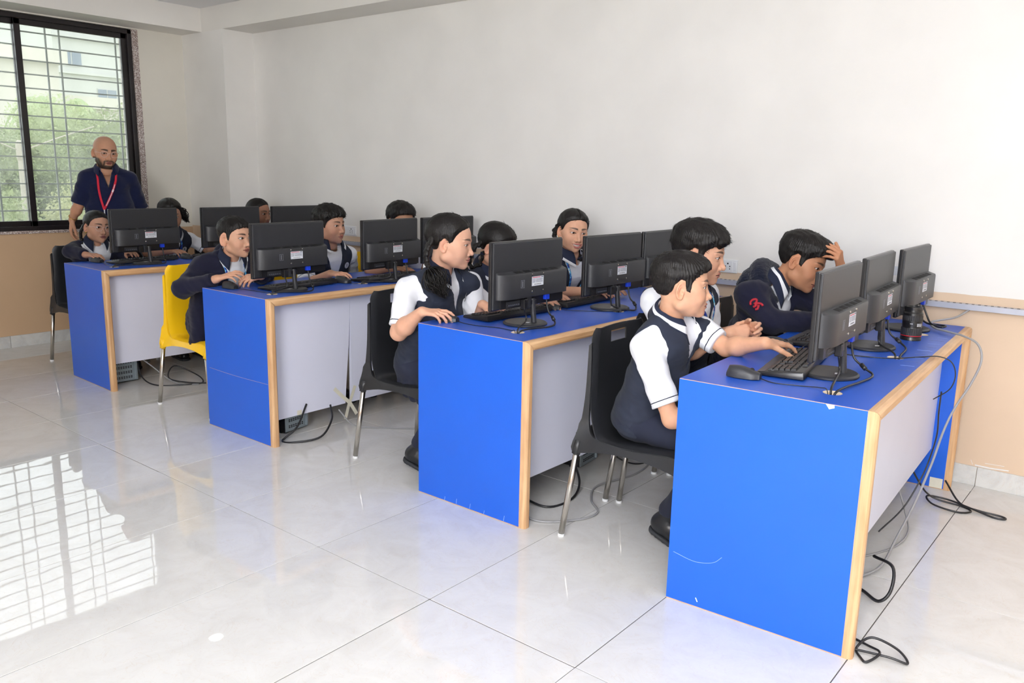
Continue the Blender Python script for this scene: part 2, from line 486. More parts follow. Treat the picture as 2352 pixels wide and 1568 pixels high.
for y in (-0.803, -1.253, -1.358, -1.79, -1.48 - 0.42, -2.33, -2.44, -2.87, -2.98, -3.4, -3.5, -3.95):
    MB().box((XI - 0.012, y - 0.006, WZ0 + 0.005), (XI - 0.002, y + 0.006, WZ1 - 0.005)).build('grille_bar', M_bar, win)

# ceiling downlights (one mirrors in the floor near the camera)
M_emit = bpy.data.materials.new('lamp_glow'); M_emit.use_nodes = True
_b = M_emit.node_tree.nodes['Principled BSDF']; _b.inputs['Emission Color'].default_value = (1, 1, 1, 1); _b.inputs['Emission Strength'].default_value = 14
M_ring = mat('lamp_ring', (240, 240, 240), 0.3)
for k, (x, y) in enumerate(((-6.25, -0.74), (-3.9, -3.2), (-0.2, -6.6))):
    if k == 0: pos = 'far corner by the column'
    elif k == 1: pos = 'middle of the room'
    else: pos = 'end behind the camera'
    r = empty('ceiling_downlight', (x, y, ZC), label='small round ceiling downlight at the ' + pos, cat='light', group='round ceiling downlights')
    MB().lathe([(0.075, 0.0), (0.075, -0.012), (0.062, -0.014), (0.060, 0.0)], n=28).build('ring', M_ring, r, smooth=False)
    MB().lathe([(0.0605, -0.004), (0.0605, -0.008)], n=28).build('diffuser', M_emit, r)
# ------------------------------------------------------------------ implicit-surface toolkit for bodies, hair and clothes
def smin(a, b, k):
    h = np.maximum(k - np.abs(a - b), 0.0)
    return np.minimum(a, b) - h * h * (0.25 / k)
def smax(a, b, k):
    return -smin(-a, -b, k)
def V3(*a): return np.array(a, float)
def nrm(v): v = np.asarray(v, float); return v / (np.linalg.norm(v) + 1e-12)
def ell(P, c, r):
    q = P - np.asarray(c); r = np.asarray(r, float)
    k0 = np.sqrt(((q / r) ** 2).sum(1)); k1 = np.sqrt(((q / (r * r)) ** 2).sum(1))
    return k0 * (k0 - 1.0) / np.maximum(k1, 1e-9)
def sph(P, c, r):
    q = P - np.asarray(c); return np.sqrt((q * q).sum(1)) - r
def cone(P, a, b, ra, rb):
    a = np.asarray(a, float); ba = np.asarray(b, float) - a; q = P - a
    t = np.clip(q @ ba / max(ba @ ba, 1e-12), 0, 1)
    q = q - t[:, None] * ba
    return np.sqrt((q * q).sum(1)) - (ra + (rb - ra) * t)
_nr = np.random.default_rng(99)
_ND = _nr.normal(size=(24, 3)); _ND /= np.linalg.norm(_ND, axis=1)[:, None]; _NP = _nr.uniform(0, 2 * PI, 24)
def wav(P, f, seed=0, n=5, stretch=None):
    """cheap smooth noise in about -1..1"""
    Q = P * f if stretch is None else P * (f * np.asarray(stretch))
    o = np.zeros(len(P))
    for i in range(n):
        k = (seed * 5 + i) % 24; l = (seed * 7 + i * 3 + 11) % 24
        o += np.sin(Q @ _ND[k] * (1 + 0.37 * i) + _NP[k] + 1.3 * np.sin(Q @ _ND[l] * 0.6 + _NP[l]))
    return o / n * 1.3

def polygonize(f, lo, hi, h, slack=1.25):
    lo = np.asarray(lo, float); hi = np.asarray(hi, float)
    C = 4
    nc = np.maximum(1, np.ceil((hi - lo) / (h * C)).astype(int))
    ax = [lo[i] + (np.arange(nc[i]) + 0.5) * h * C for i in range(3)]
    G = np.stack(np.meshgrid(*ax, indexing='ij'), -1).reshape(-1, 3)
    dc = f(G).reshape(nc)
    act = np.abs(dc) < 3.47 * h * slack + h
    nf = nc * C
    cell = act
    for a in range(3): cell = np.repeat(cell, C, a)
    sg = np.where(dc < 0, -1.0, 1.0)
    for a in range(3): sg = np.repeat(sg, C, a)
    D = np.ones(nf + 1) ; D[:-1, :-1, :-1] = sg
    D[-1] = D[-2]; D[:, -1] = D[:, -2]; D[:, :, -1] = D[:, :, -2]
    pm = np.zeros(nf + 1, bool)
    for dx in (0, 1):
        for dy in (0, 1):
            for dz in (0, 1):
                pm[dx:nf[0] + dx, dy:nf[1] + dy, dz:nf[2] + dz] |= cell
    I = np.argwhere(pm)
    vals = np.empty(len(I))
    B = 200000
    for s in range(0, len(I), B): vals[s:s + B] = f(lo + I[s:s + B] * h)
    D[pm] = vals
    D[0] = np.abs(D[0]) + 1e-6; D[-1] = np.abs(D[-1]) + 1e-6
    D[:, 0] = np.abs(D[:, 0]) + 1e-6; D[:, -1] = np.abs(D[:, -1]) + 1e-6
    D[:, :, 0] = np.abs(D[:, :, 0]) + 1e-6; D[:, :, -1] = np.abs(D[:, :, -1]) + 1e-6
    ins = D < 0
    cnt = np.zeros(nf, np.int8)
    for dx in (0, 1):
        for dy in (0, 1):
            for dz in (0, 1): cnt += ins[dx:nf[0] + dx, dy:nf[1] + dy, dz:nf[2] + dz]
    mix = (cnt > 0) & (cnt < 8)
    cells = np.argwhere(mix)
    if len(cells) == 0: return np.zeros((0, 3)), np.zeros((0, 4), int)
    idx = -np.ones(nf, np.int64); idx[mix] = np.arange(len(cells))
    cor = [(0, 0, 0), (1, 0, 0), (0, 1, 0), (1, 1, 0), (0, 0, 1), (1, 0, 1), (0, 1, 1), (1, 1, 1)]
    cv = np.stack([D[cells[:, 0] + c[0], cells[:, 1] + c[1], cells[:, 2] + c[2]] for c in cor], 1)
    acc = np.zeros((len(cells), 3)); n = np.zeros(len(cells))
    for a in range(8):
        for b in range(a + 1, 8):
            ca, cb = np.array(cor[a]), np.array(cor[b])
            if abs(ca - cb).sum() != 1: continue
            m = (cv[:, a] < 0) != (cv[:, b] < 0)
            t = np.where(m, cv[:, a] / np.where(m, cv[:, a] - cv[:, b], 1), 0)
            acc += np.where(m[:, None], ca + (cb - ca) * t[:, None], 0); n += m
    verts = lo + (cells + acc / n[:, None]) * h
    faces = []
    for a in range(3):
        b, c = (a + 1) % 3, (a + 2) % 3
        s0 = [slice(1, -1)] * 3; s1 = [slice(1, -1)] * 3
        s0[a] = slice(0, -1); s1[a] = slice(1, None)
        A_, B_ = ins[tuple(s0)], ins[tuple(s1)]
        for flip, M in ((False, A_ & ~B_), (True, ~A_ & B_)):
            E_ = np.argwhere(M)
            if len(E_) == 0: continue
            E_[:, b] += 1; E_[:, c] += 1
            eb = np.zeros(3, int); eb[b] = 1; ec = np.zeros(3, int); ec[c] = 1
            g = lambda q: idx[q[:, 0], q[:, 1], q[:, 2]]
            Q = np.stack([g(E_ - eb - ec), g(E_ - ec), g(E_), g(E_ - eb)], 1)
            faces.append(Q[:, ::-1] if flip else Q)
    F = np.concatenate(faces)
    F = F[(F >= 0).all(1)]
    return verts, F

def np_mesh(name, verts, faces, mats, parent=None, colors=None, smooth=True, mi=None, xf=None):
    me = bpy.data.meshes.new(name)
    if xf is not None: verts = verts @ xf[0].T + xf[1]
    faces = np.asarray(faces)
    me.vertices.add(len(verts)); me.vertices.foreach_set('co', np.asarray(verts, np.float32).ravel())
    k = faces.shape[1]
    me.loops.add(faces.size); me.loops.foreach_set('vertex_index', faces.astype(np.int32).ravel())
    me.polygons.add(len(faces))
    me.polygons.foreach_set('loop_start', np.arange(0, faces.size, k, dtype=np.int32))
    for m in (mats if isinstance(mats, (list, tuple)) else [mats]): me.materials.append(m)
    if mi is not None: me.polygons.foreach_set('material_index', np.asarray(mi, np.int32))
    me.update(calc_edges=True)
    if smooth: me.polygons.foreach_set('use_smooth', np.ones(len(faces), bool))
    if colors is not None:
        at = me.color_attributes.new('tone', 'FLOAT_COLOR', 'POINT')
        c4 = np.ones((len(verts), 4), np.float32); c4[:, :3] = colors
        at.data.foreach_set('color', c4.ravel())
    me.validate(verbose=False)
    o = bpy.data.objects.new(name, me); COL.objects.link(o)
    if parent is not None: o.parent = parent
    return o

# ------------------------------------------------------------------ head (local frame: +X the person's right, +Y face, +Z up, origin between the eyes' level and the skull centre)
HEAD0 = dict(w=1.0, jaw=1.0, chin=1.0, nose=1.0, cheek=1.0, smile=0.12, open=0.0, lid=0.9, ear=0.9, lip=1.0, brow=1.0, neck=(0, -0.045, -0.15), neck_r=0.047, eye=1.0, ears=True)
def skull(P, S):
    w = S['w']
    d = ell(P, (0, -0.010, 0.030), (0.0725 * w, 0.095, 0.078))
    d = smin(d, ell(P, (0, 0.030, -0.022), (0.060 * w, 0.055, 0.075)), 0.025)
    j = S['jaw']
    d = smin(d, ell(P, (0, 0.036, -0.066), (0.046 * w * j, 0.045, 0.038)), 0.02)
    A = np.abs(P[:, 0]); Q = np.stack([A, P[:, 1], P[:, 2]], 1)
    d = smin(d, sph(P, (0, 0.0715, -0.090), 0.0158 * S['chin']), 0.02)
    ck = S['cheek']
    d = smin(d, sph(Q, (0.034 * w, 0.051, -0.034), 0.0265 * ck), 0.02)
    d = smin(d, ell(Q, (0.050 * w, 0.030, -0.010), (0.017, 0.028, 0.018)), 0.02)
    d = smin(d, sph(Q, (0.042 * w * j, 0.000, -0.058), 0.022 * (0.5 + 0.5 * ck)), 0.025)
    return d
EYE = (0.0305, 0.0672, 0.0)
def head_field(P, S):
    d = skull(P, S); w = S['w']
    A = np.abs(P[:, 0]); Q = np.stack([A, P[:, 1], P[:, 2]], 1)
    n = S['nose']
    # eye sockets, brow
    d = smax(d, -ell(Q, (0.031, 0.0965, -0.001), (0.021, 0.0165, 0.0135)), 0.012)
    d = smin(d, cone(Q, (0.012, 0.0815, 0.0165), (0.043, 0.0690, 0.0205), 0.0060 * S['brow'], 0.0050), 0.010)
    # nose
    d = smin(d, cone(P, (0, 0.0765, 0.009), (0, 0.0960 + 0.004 * (n - 1), -0.031), 0.0058, 0.0082 * n), 0.012)
    d = smin(d, sph(P, (0, 0.0988 + 0.006 * (n - 1), -0.0350), 0.0090 * n), 0.007)
    d = smin(d, sph(Q, (0.0122 * n, 0.0890, -0.0390), 0.0076 * n), 0.006)
    d = smax(d, -ell(Q, (0.0062 * n, 0.0958, -0.0460), (0.0038, 0.0052, 0.0030)), 0.002)
    # mouth
    sm = S['smile']
    d = smin(d, ell(P, (0, 0.0705, -0.062), (0.029, 0.019, 0.0185)), 0.012)
    d = np.minimum(d, smin(d, lips(P, S), 0.0035))
    cx, cz = 0.0235 + 0.006 * sm, -0.0632 + 0.0065 * sm
    x2 = (A / cx)
    zl = -0.0632 + (cz + 0.0632) * x2 ** 2 - 0.0008
    op = S['open']
    hgt = 0.0010 + 0.0062 * op * np.maximum(0, 1 - x2 ** 2)
    slot = np.maximum(np.maximum(np.abs(P[:, 2] - (zl - 0.5 * (hgt - 0.001))) - hgt, A - cx), 0.081 - P[:, 1] - 0.016 * x2 ** 2)
    d = smax(d, -slot, 0.0012)
    # eyelids
    e = V3(*EYE)
    q = Q - e
    ball = np.sqrt((q * q).sum(1)) - 0.0139 * S['eye']
    d = smin(d, ball, 0.0045)
    wx = 0.0142
    u = np.clip(1 - (q[:, 0] / wx) ** 2, -1, 1)
    up, lo_ = 0.0057 * S['lid'] * u, -0.0041 * (0.6 + 0.4 * S['lid']) * u
    zz = q[:, 2] - 0.0006 - 0.06 * q[:, 0]
    opn = np.maximum(np.maximum(zz - up, lo_ - zz), -(q[:, 1] - 0.002))
    d = np.maximum(d, -np.maximum(opn, ball - 0.004))
    # neck
    nb = np.asarray(S['neck'], float); nr = S['neck_r']
    d = smin(d, cone(P, (0, -0.022, -0.045), nb, nr * 0.98, nr * 1.10), 0.018)
    # ears
    if S['ears']:
        u_ = V3(0.42, -0.90, 0.0); u_ /= np.linalg.norm(u_); v_ = nrm(V3(0.06, -0.16, 0.98)); n_ = np.cross(v_, u_); n_ = n_ if n_[0] > 0 else -n_
        s = 1.0 / S['ear']
        R = (Q - V3(0.0655 * w, 0.004, -0.008)) * s
        E3 = np.stack([R @ u_, R @ v_, R @ n_], 1)
        ed = ell(E3, (0.015, 0, 0), (0.0175, 0.0300, 0.0050))
        qq = np.sqrt(((E3[:, 0] - 0.015) / 0.0175) ** 2 + (E3[:, 1] / 0.030) ** 2)
        ring = np.sqrt(((qq - 0.90) * 0.020) ** 2 + (E3[:, 2] - 0.0035) ** 2) - 0.0033
        ring = np.where(E3[:, 0] < 0.006, ring + (0.006 - E3[:, 0]) * 0.5, ring)
        ed = smin(ed, ring, 0.004)
        ed = smax(ed, -ell(E3, (0.0125, -0.003, 0.0065), (0.0090, 0.0155, 0.0085)), 0.0025)
        ed = smin(ed, sph(E3, (0.0095, -0.0270, 0.001), 0.0070), 0.006)
        ed = smin(ed, sph(E3, (0.0030, -0.004, 0.002), 0.0048), 0.004)
        d = smin(d, ed / s, 0.006)
    return d
def lips(P, S):
    sm, op = S['smile'], S['open']; k = S['lip']
    cx, cz, cy = 0.0225 + 0.006 * sm, -0.0630 + 0.0065 * sm, 0.0795 - 0.002 * sm
    A = np.abs(P[:, 0]); Q = np.stack([A, P[:, 1], P[:, 2]], 1)
    up = cone(Q, (0.0, 0.0898, -0.0586), (0.0065, 0.0900, -0.0580), 0.0034 * k, 0.0037 * k)
    up = smin(up, cone(Q, (0.0065, 0.0900, -0.0580), (cx, cy - 0.0008, cz), 0.0037 * k, 0.0020), 0.003)
    dz = 0.011 * op
    lo = cone(Q, (0.0, 0.0888, -0.0678 - dz), (0.009, 0.0876, -0.0674 - dz * 0.9), 0.0046 * k, 0.0043 * k)
    lo = smin(lo, cone(Q, (0.009, 0.0876, -0.0674 - dz * .9), (cx - 0.001, cy - 0.001, cz - 0.0015), 0.0043 * k, 0.0020), 0.003)
    return np.minimum(up, lo)
def head_colors(Vt, S, skin, lipc, hairc, beard=0.0):
    skin, lipc, hairc = (np.array(lin(c)) for c in (skin, lipc, hairc))
    n = len(Vt); col = np.repeat(skin[None], n, 0)
    A = np.abs(Vt[:, 0]); Q = np.stack([A, Vt[:, 1], Vt[:, 2]], 1)
    def mixc(c, t):
        nonlocal col
        t = np.clip(t, 0, 1)[:, None]; col = col * (1 - t) + np.asarray(c)[None] * t
    # warm cheeks, nose, ears; slightly darker lids
    mixc(skin * V3(1.10, 0.86, 0.82), 0.5 * np.exp(-((Q - V3(0.04, 0.062, -0.032)) ** 2).sum(1) / 0.018 ** 2))
    mixc(skin * V3(1.08, 0.84, 0.80), 0.4 * (A > 0.071) * (np.abs(Vt[:, 1]) < 0.05))
    e = Q - V3(*EYE)
    mixc(skin * V3(0.74, 0.64, 0.60), 0.55 * np.exp(-(e[:, 0] ** 2 / 0.019 ** 2 + (e[:, 2] + 0.001) ** 2 / 0.010 ** 2)) * (Vt[:, 1] > 0.05))
    # lips
    mixc(lipc, (0.0022 - lips(Vt, S)) / 0.0016 * (Vt[:, 1] > 0.07))
    # mouth line: shade of the crease between closed lips, put into the colour
    sm = S['smile']; cx = 0.0235 + 0.006 * sm
    zl = -0.0640 + 0.0065 * sm * (A / cx) ** 2
    if S['open'] < 0.2: mixc(lipc * 0.38, np.clip((cx * 0.93 - A) / 0.003, 0, 1) * (Vt[:, 1] > 0.070) * np.clip(1.15 - np.abs(Vt[:, 2] - zl) / 0.0012, 0, 0.85))
    # nostrils
    mixc(skin * 0.25, np.clip(1.3 - np.sqrt(((Q - V3(0.0062 * S['nose'], 0.0958, -0.0450)) ** 2).sum(1)) / 0.0042, 0, 1) * 0.9)
    # brows
    bz = 0.0215 + 0.0035 * np.sin(np.clip((A - 0.010) / 0.040, 0, 1) * PI * 0.75) * 1.0
    th = 0.0046 * np.clip((0.056 - A) / 0.03, 0.25, 1.0) * S['brow']
    br = np.clip(1.5 - np.abs(Vt[:, 2] - bz) / th, 0, 1) * np.clip((A - 0.0085) / 0.004, 0, 1) * np.clip((0.053 - A) / 0.006, 0, 1) * (Vt[:, 1] > 0.045)
    br *= 0.82 + 0.18 * np.sin(A * 2600 + Vt[:, 2] * 900)
    mixc(hairc * 0.8, np.clip(br * 1.15, 0, 0.96))
    # lash line
    q = Q - V3(*EYE); u = np.clip(1 - (q[:, 0] / 0.0150) ** 2, 0, 1); zz = q[:, 2] - 0.0006 - 0.06 * q[:, 0]
    near = (np.abs(q[:, 0]) < 0.0165) & (Vt[:, 1] > 0.055)
    up = 0.0057 * S['lid'] * u
    mixc(V3(0.012, 0.008, 0.007), near * np.clip(1.35 - np.abs(zz - up - 0.0004) / 0.0016, 0, 1))
    lo_ = -0.0041 * (0.6 + 0.4 * S['lid']) * u
    mixc(skin * 0.35, near * 0.7 * np.clip(1.2 - np.abs(zz - lo_) / 0.0013, 0, 1))
    if beard > 0:
        jawl = np.clip((-0.030 - Vt[:, 2] + 0.45 * (0.05 - Vt[:, 1]).clip(0, 1) * 0) / 0.012, 0, 1)
        side = np.clip((0.078 - Vt[:, 1]) / 0.02, 0, 1)
        chin = np.clip((-0.078 - Vt[:, 2]) / 0.006, 0, 1)
        mous = np.clip(1.4 - np.abs(Vt[:, 2] + 0.0525) / 0.0045, 0, 1) * (A < 0.03) * (Vt[:, 1] > 0.07)
        corner = np.clip(1.3 - np.abs(A - 0.029) / 0.006, 0, 1) * (Vt[:, 2] < -0.052) * (Vt[:, 2] > -0.09)
        b = np.maximum.reduce([jawl * side * (Vt[:, 1] > -0.005), chin * (Vt[:, 1] > 0.0), mous, corner * (Vt[:, 1] > 0.05)])
        b *= (lips(Vt, S) > 0.0012) * (Vt[:, 2] > -0.112)
        mixc(hairc * 1.3, b * beard)
    return col
def eyeball(parent, c, gaze, xf, r=0.0124):
    """sclera, iris and pupil in one ball, turned to the gaze direction (head-local)"""
    n1, n2 = 28, 36
    vs = []; fs = []
    z = nrm(gaze); x = nrm(np.cross(V3(0, 0, 1), z)); y = np.cross(z, x)
    ang = list(np.linspace(0, 0.75, 24)) + list(np.linspace(0.85, PI, 10))
    cols = []
    for a in ang:
        for k in range(n2):
            b = 2 * PI * k / n2
            rr = r * (1.035 if a < 0.5 else 1.0)
            vs.append(np.asarray(c) + rr * (z * math.cos(a) + (x * math.cos(b) + y * math.sin(b)) * math.sin(a)))
            if a < 0.24: cc = (0.004, 0.004, 0.004)
            elif a < 0.52: cc = (0.040, 0.018, 0.009)
            elif a < 0.58: cc = (0.015, 0.009, 0.006)
            else: cc = (0.66, 0.62, 0.60)
            cols.append(cc)
    m = len(ang)
    for i in range(m - 1):
        for k in range(n2): fs.append((i * n2 + k, i * n2 + (k + 1) % n2, (i + 1) * n2 + (k + 1) % n2, (i + 1) * n2 + k))
    return np_mesh('eye', np.array(vs), np.array(fs)[:, ::-1], M_eye, parent, np.array(cols), xf=xf)
M_skin = mat('skin', (190, 140, 110), 0.56, attr='tone', noise=0.04, nscale=60, bump=0.08, bscale=900, sss=0.12, spec=0.35)
M_eye = mat('eye_surface', (240, 240, 240), 0.06, attr='tone')
def hair_mat():
    m = bpy.data.materials.new('black_hair'); m.use_nodes = True
    nt = m.node_tree; b = nt.nodes['Principled BSDF']
    b.inputs['Base Color'].default_value = (0.0075, 0.006, 0.0055, 1)
    b.inputs['Roughness'].default_value = 0.45
    b.inputs['Specular IOR Level'].default_value = 0.28
    tc = nt.nodes.new('ShaderNodeTexCoord'); mp = nt.nodes.new('ShaderNodeMapping'); mp.inputs['Scale'].default_value = (420, 60, 120)
    n = nt.nodes.new('ShaderNodeTexNoise'); n.inputs['Scale'].default_value = 1.0; n.inputs['Detail'].default_value = 4
    nt.links.new(tc.outputs['Object'], mp.inputs[0]); nt.links.new(mp.outputs[0], n.inputs['Vector'])
    bp = nt.nodes.new('ShaderNodeBump'); bp.inputs['Strength'].default_value = 0.45; bp.inputs['Distance'].default_value = 0.003
    nt.links.new(n.outputs['Fac'], bp.inputs['Height']); nt.links.new(bp.outputs[0], b.inputs['Normal'])
    return m
M_hair = hair_mat()
def strands(Vt, N, flow, n, ln, wd, seed, lift=0.35):
    """thin tapering locks lying on the hair surface"""
    r = np.random.default_rng(seed)
    k = r.integers(0, len(Vt), n); p = Vt[k]; nn = N[k]
    t = flow(p); t = t - nn * (t * nn).sum(1)[:, None]; t /= np.linalg.norm(t, axis=1)[:, None] + 1e-9
    t = t + r.normal(size=t.shape) * 0.22
    t = t - nn * (t * nn).sum(1)[:, None]; t /= np.linalg.norm(t, axis=1)[:, None] + 1e-9
    L = (ln * r.uniform(0.5, 1.25, n))[:, None]
    s = np.cross(t, nn); s /= np.linalg.norm(s, axis=1)[:, None] + 1e-9
    w = wd * r.uniform(0.6, 1.4, n)[:, None]
    lf = (lift * r.uniform(0.2, 1.6, n))[:, None]
    c0 = p - nn * 0.001; c1 = p + t * L * 0.5 + nn * (L * lf * 0.35 - L * L / 0.68 + 0.0006); c2 = p + t * L + nn * (L * lf * 0.45 - L * L / 0.17)
    v = np.stack([c0 - s * w, c0 + s * w, c1 + s * w * 0.7, c1 - s * w * 0.7, c2 + s * w * 0.1, c2 - s * w * 0.1], 1).reshape(-1, 3)
    b = np.arange(n)[:, None] * 6
    return v, np.concatenate([b + np.array([[0, 1, 2, 3]]), b + np.array([[3, 2, 4, 5]])])
def vnormals(Vt, F):
    a = np.cross(Vt[F[:, 2]] - Vt[F[:, 0]], Vt[F[:, 3]] - Vt[F[:, 1]])
    N = np.zeros_like(Vt)
    for i in range(4): np.add.at(N, F[:, i], a)
    return N / (np.linalg.norm(N, axis=1)[:, None] + 1e-12)

# hairlines: height of the hair edge as a function of y along the head
HL_BOY = ([-.13, -.085, -.06, -.045, -.034, -.026, -.010, .006, .012, .026, .031, .042, .058, .072, .086, .12],
          [-.058, -.058, -.050, -.038, -.018, .006, .022, .022, -.012, -.016, .012, .030, .042, .050, .055, .058])
HL_GIRL = ([-.13, -.085, -.06, -.045, -.036, -.028, -.010, .006, .014, .026, .034, .044, .058, .072, .086, .12],
           [-.075, -.075, -.066, -.052, -.030, .000, .014, .012, .000, .010, .030, .046, .060, .069, .074, .076])
def hair_field(P, S, H):
    """H: style dict"""
    hl = H['line']
    A = np.abs(P[:, 0])
    d = skull(P, S)
    top = np.clip((P[:, 2] - 0.01) / 0.07, 0, 1)
    frt = np.clip((P[:, 1] - 0.02) / 0.06, 0, 1)
    th = H['side'] + (H['top'] - H['side']) * top ** 1.2 + H.get('front', 0) * frt * top
    if H.get('part'):
        px = (P[:, 0] - H['part'][0]); th = th - 0.006 * np.exp(-(px / 0.0035) ** 2) * np.clip((P[:, 1] + 0.03) / 0.05, 0, 1) * top
    # combed grooves: angle about the crown
    cr = V3(*H.get('crown', (0.0, -0.055, 0.09)))
    q = P - cr
    an = np.arctan2(q[:, 0], q[:, 1]); rad = np.sqrt(q[:, 0] ** 2 + q[:, 1] ** 2)
    g = np.sin(an * 80 + 2.2 * np.sin(rad * 70 + P[:, 2] * 40) + 5 * wav(P, 30, 1, 3)) * 0.4 + wav(P, 170, 2, 4, (1, .6, .6))
    th = th + H['rough'] * g * np.clip((d + 0.02) / 0.02, 0, 1)
    z0 = H.get('dz', 0.0) * (P[:, 1] > 0.03) + np.interp(P[:, 1], hl[0], hl[1]) + H.get('edge', 0.0035) * wav(P, 210, 3, 3)
    if H.get('taper'):
        th = th * np.clip((P[:, 2] - z0) / H['taper'] + 0.12, 0.12, 1.0) ** 0.7
    else:
        sd = np.clip((0.062 - P[:, 1]) / 0.02, 0, 1)
        th = th * (1 - sd * (1 - np.clip((P[:, 2] - z0) / 0.03 + 0.3, 0.3, 1.0)))
    m = (z0 - P[:, 2]) * 0.75
    h = smax(d - th, m, 0.006)
    for (c, r) in H.get('lumps', ()): 
        h = smin(h, ell(P, c, r) + 0.0018 * wav(P, 260, 4, 4, (1, .35, .5)), 0.008)
    return h
STYLE_BOY = dict(line=HL_BOY, side=0.0045, top=0.017, front=0.006, rough=0.0022, lumps=())
STYLE_GIRL = dict(edge=0.0012, line=HL_GIRL, taper=0.03, side=0.008, top=0.011, front=0.0, rough=0.0010, part=(0.0,), crown=(0, -0.02, 0.10), lumps=())
# ------------------------------------------------------------------ outside the window
M_bld = mat('facade_cream', (190, 185, 174), 0.8, noise=0.04, nscale=0.4)
M_bld2 = mat('facade_grey', (178, 178, 174), 0.8, noise=0.04, nscale=0.4)
M_bwin = mat('facade_window', (112, 122, 136), 0.3)
M_conc = mat('concrete', (158, 150, 138), 0.8, noise=0.06, nscale=4)
M_bark = mat('bark', (150, 132, 112), 0.9)
M_ground = mat('ground_outside', (170, 178, 140), 0.9, noise=0.1, nscale=0.5)
def leaf_mat(name, rgb):
    if name in MATS: return MATS[name]
    m = mat(name, rgb, 0.6)
    nt = m.node_tree; b = nt.nodes['Principled BSDF']
    t = nt.nodes.new('ShaderNodeBsdfTranslucent'); t.inputs[0].default_value = lin(rgb) + (1,)
    mx = nt.nodes.new('ShaderNodeMixShader'); mx.inputs[0].default_value = 0.4
    out = nt.nodes['Material Output']
    nt.links.new(b.outputs[0], mx.inputs[1]); nt.links.new(t.outputs[0], mx.inputs[2]); nt.links.new(mx.outputs[0], out.inputs[0])
    return m
GZ = -6.0
tag(MB().box((-120, -70, GZ - 0.5), (XL - 1.5, 110, GZ)).build('ground', M_ground), 'ground outside far below the window', kind='structure')

def building(label, x, y0, y1, ztop, depth, m, floors, rows_w, roof=0.6):
    """block whose front faces +X at x, between y0 and y1"""
    b = empty('apartment_building', (x, (y0 + y1) / 2, GZ), label=label, cat='building', group='buildings seen through the window')
    h = ztop - GZ; w = (y1 - y0) / 2
    MB().box((-depth, -w, 0), (0, w, h)).build('wall', m, b)
    MB().box((-depth - 0.3, -w - 0.3, h), (0.4, w + 0.3, h + roof)).build('roof_slab', m, b)
    fh = 3.1
    for f in range(floors):
        z = h - 0.9 - fh * f
        MB().box((0, -w, z - 2.35), (0.35, w, z - 2.15)).build('ledge', m, b)
        n = max(2, int((2 * w) / rows_w))
        for k in range(n):
            c = -w + (k + 0.5) * 2 * w / n
            if (k + f) % 4 == 3: continue
            wo = MB().box((-0.05, c - 0.9, z - 1.7), (0.06, c + 0.9, z - 0.3)).build('window', m, b)
            for q in (-0.45, 0.45):
                MB().box((0.02, c + q - 0.4, z - 1.62), (0.09, c + q + 0.4, z - 0.38)).build('pane', M_bwin, wo)
    return b
building('long cream apartment block at the left of the window view', -44, 2.0, 14.2, 6.3, 12, M_bld, 3, 3.0)
building('low pale house with a flat roof behind the trees', -46, 15.0, 23.5, 4.4, 10, M_bld, 2, 3.4)
building('tall hazy tower block at the right of the window view', -80, 29.0, 38.0, 19.0, 12, M_bld2, 6, 3.0)
building('grey block half hidden behind the tree tops at left', -38, 0.5, 7.5, 2.2, 8, M_bld2, 2, 3.0)

def leaves(n, blobs, size, seed):
    """crown of small diamond leaves: vertices and quads"""
    r = np.random.default_rng(seed)
    tot = sum(b[3] ** 2 for b in blobs)
    far = size > 0.12
    n = int(n * (10 if far else 4.6)); size *= 0.20 if far else 0.27
    out = []
    for (bx, by, bz, br) in blobs:
        k = int(n * br * br / tot)
        d = r.normal(size=(k, 3)); d /= np.linalg.norm(d, axis=1)[:, None]
        p = np.array([bx, by, bz]) + d * br * (r.uniform(0.55, 1.03, (k, 1))) * np.array([1, 1, 0.8])
        u = r.normal(size=(k, 3)); u /= np.linalg.norm(u, axis=1)[:, None]
        w = np.cross(u, r.normal(size=(k, 3))); w /= np.linalg.norm(w, axis=1)[:, None]
        s = size * r.uniform(0.6, 1.4, (k, 1))
        out.append(np.stack([p - u * s, p + w * s * 0.5, p + u * s, p - w * s * 0.5], 1).reshape(-1, 3))
    v = np.concatenate(out)
    return v, np.arange(len(v)).reshape(-1, 4)
def tree(label, x, y, ztop, rad, rgb, seed, n=2600, leaf=0.3):
    t = empty('tree', (x, y, GZ), label=label, cat='tree', group='trees outside the window')
    h = ztop - GZ
    r = np.random.default_rng(seed)
    MB().tube(spline([(0, 0, 0), (0.1, 0.05, h * 0.3), (-0.1, 0.1, h * 0.62), (0, 0, h * 0.85)]), [0.22 - 0.006 * i for i in range(25)], 7).build('trunk', M_bark, t)
    blobs = [(r.normal() * rad * 0.5, r.normal() * rad * 0.5, h - rad * 0.9 - abs(r.normal()) * rad * 0.9, rad * r.uniform(0.38, 0.6)) for _ in range(11)]
    blobs.append((0, 0, h - rad * 0.55, rad * 0.55))
    v, q = leaves(n, blobs, leaf, seed)
    if leaf > 0.12:   # denser heart of the crown so that the sky does not shine through
        bm = bmesh.new()
        for (bx, by, bz, br) in blobs:
            bmesh.ops.create_icosphere(bm, subdivisions=3, radius=br * 0.64, matrix=Matrix.Translation((bx, by, bz)) @ Matrix.Diagonal((1, 1, 0.8, 1)))
        for vv in bm.verts: vv.co += Vector(r.normal(size=3) * 0.06)
        MB().bm(bm).build('crown_heart', leaf_mat('leaf_%d_%d_%d' % rgb, rgb), t)
    tag(np_mesh('crown', v, q, leaf_mat('leaf_%d_%d_%d' % rgb, rgb), t, smooth=False), kind='stuff')
G1, G2, G3 = (122, 136, 92), (142, 152, 110), (160, 162, 118)
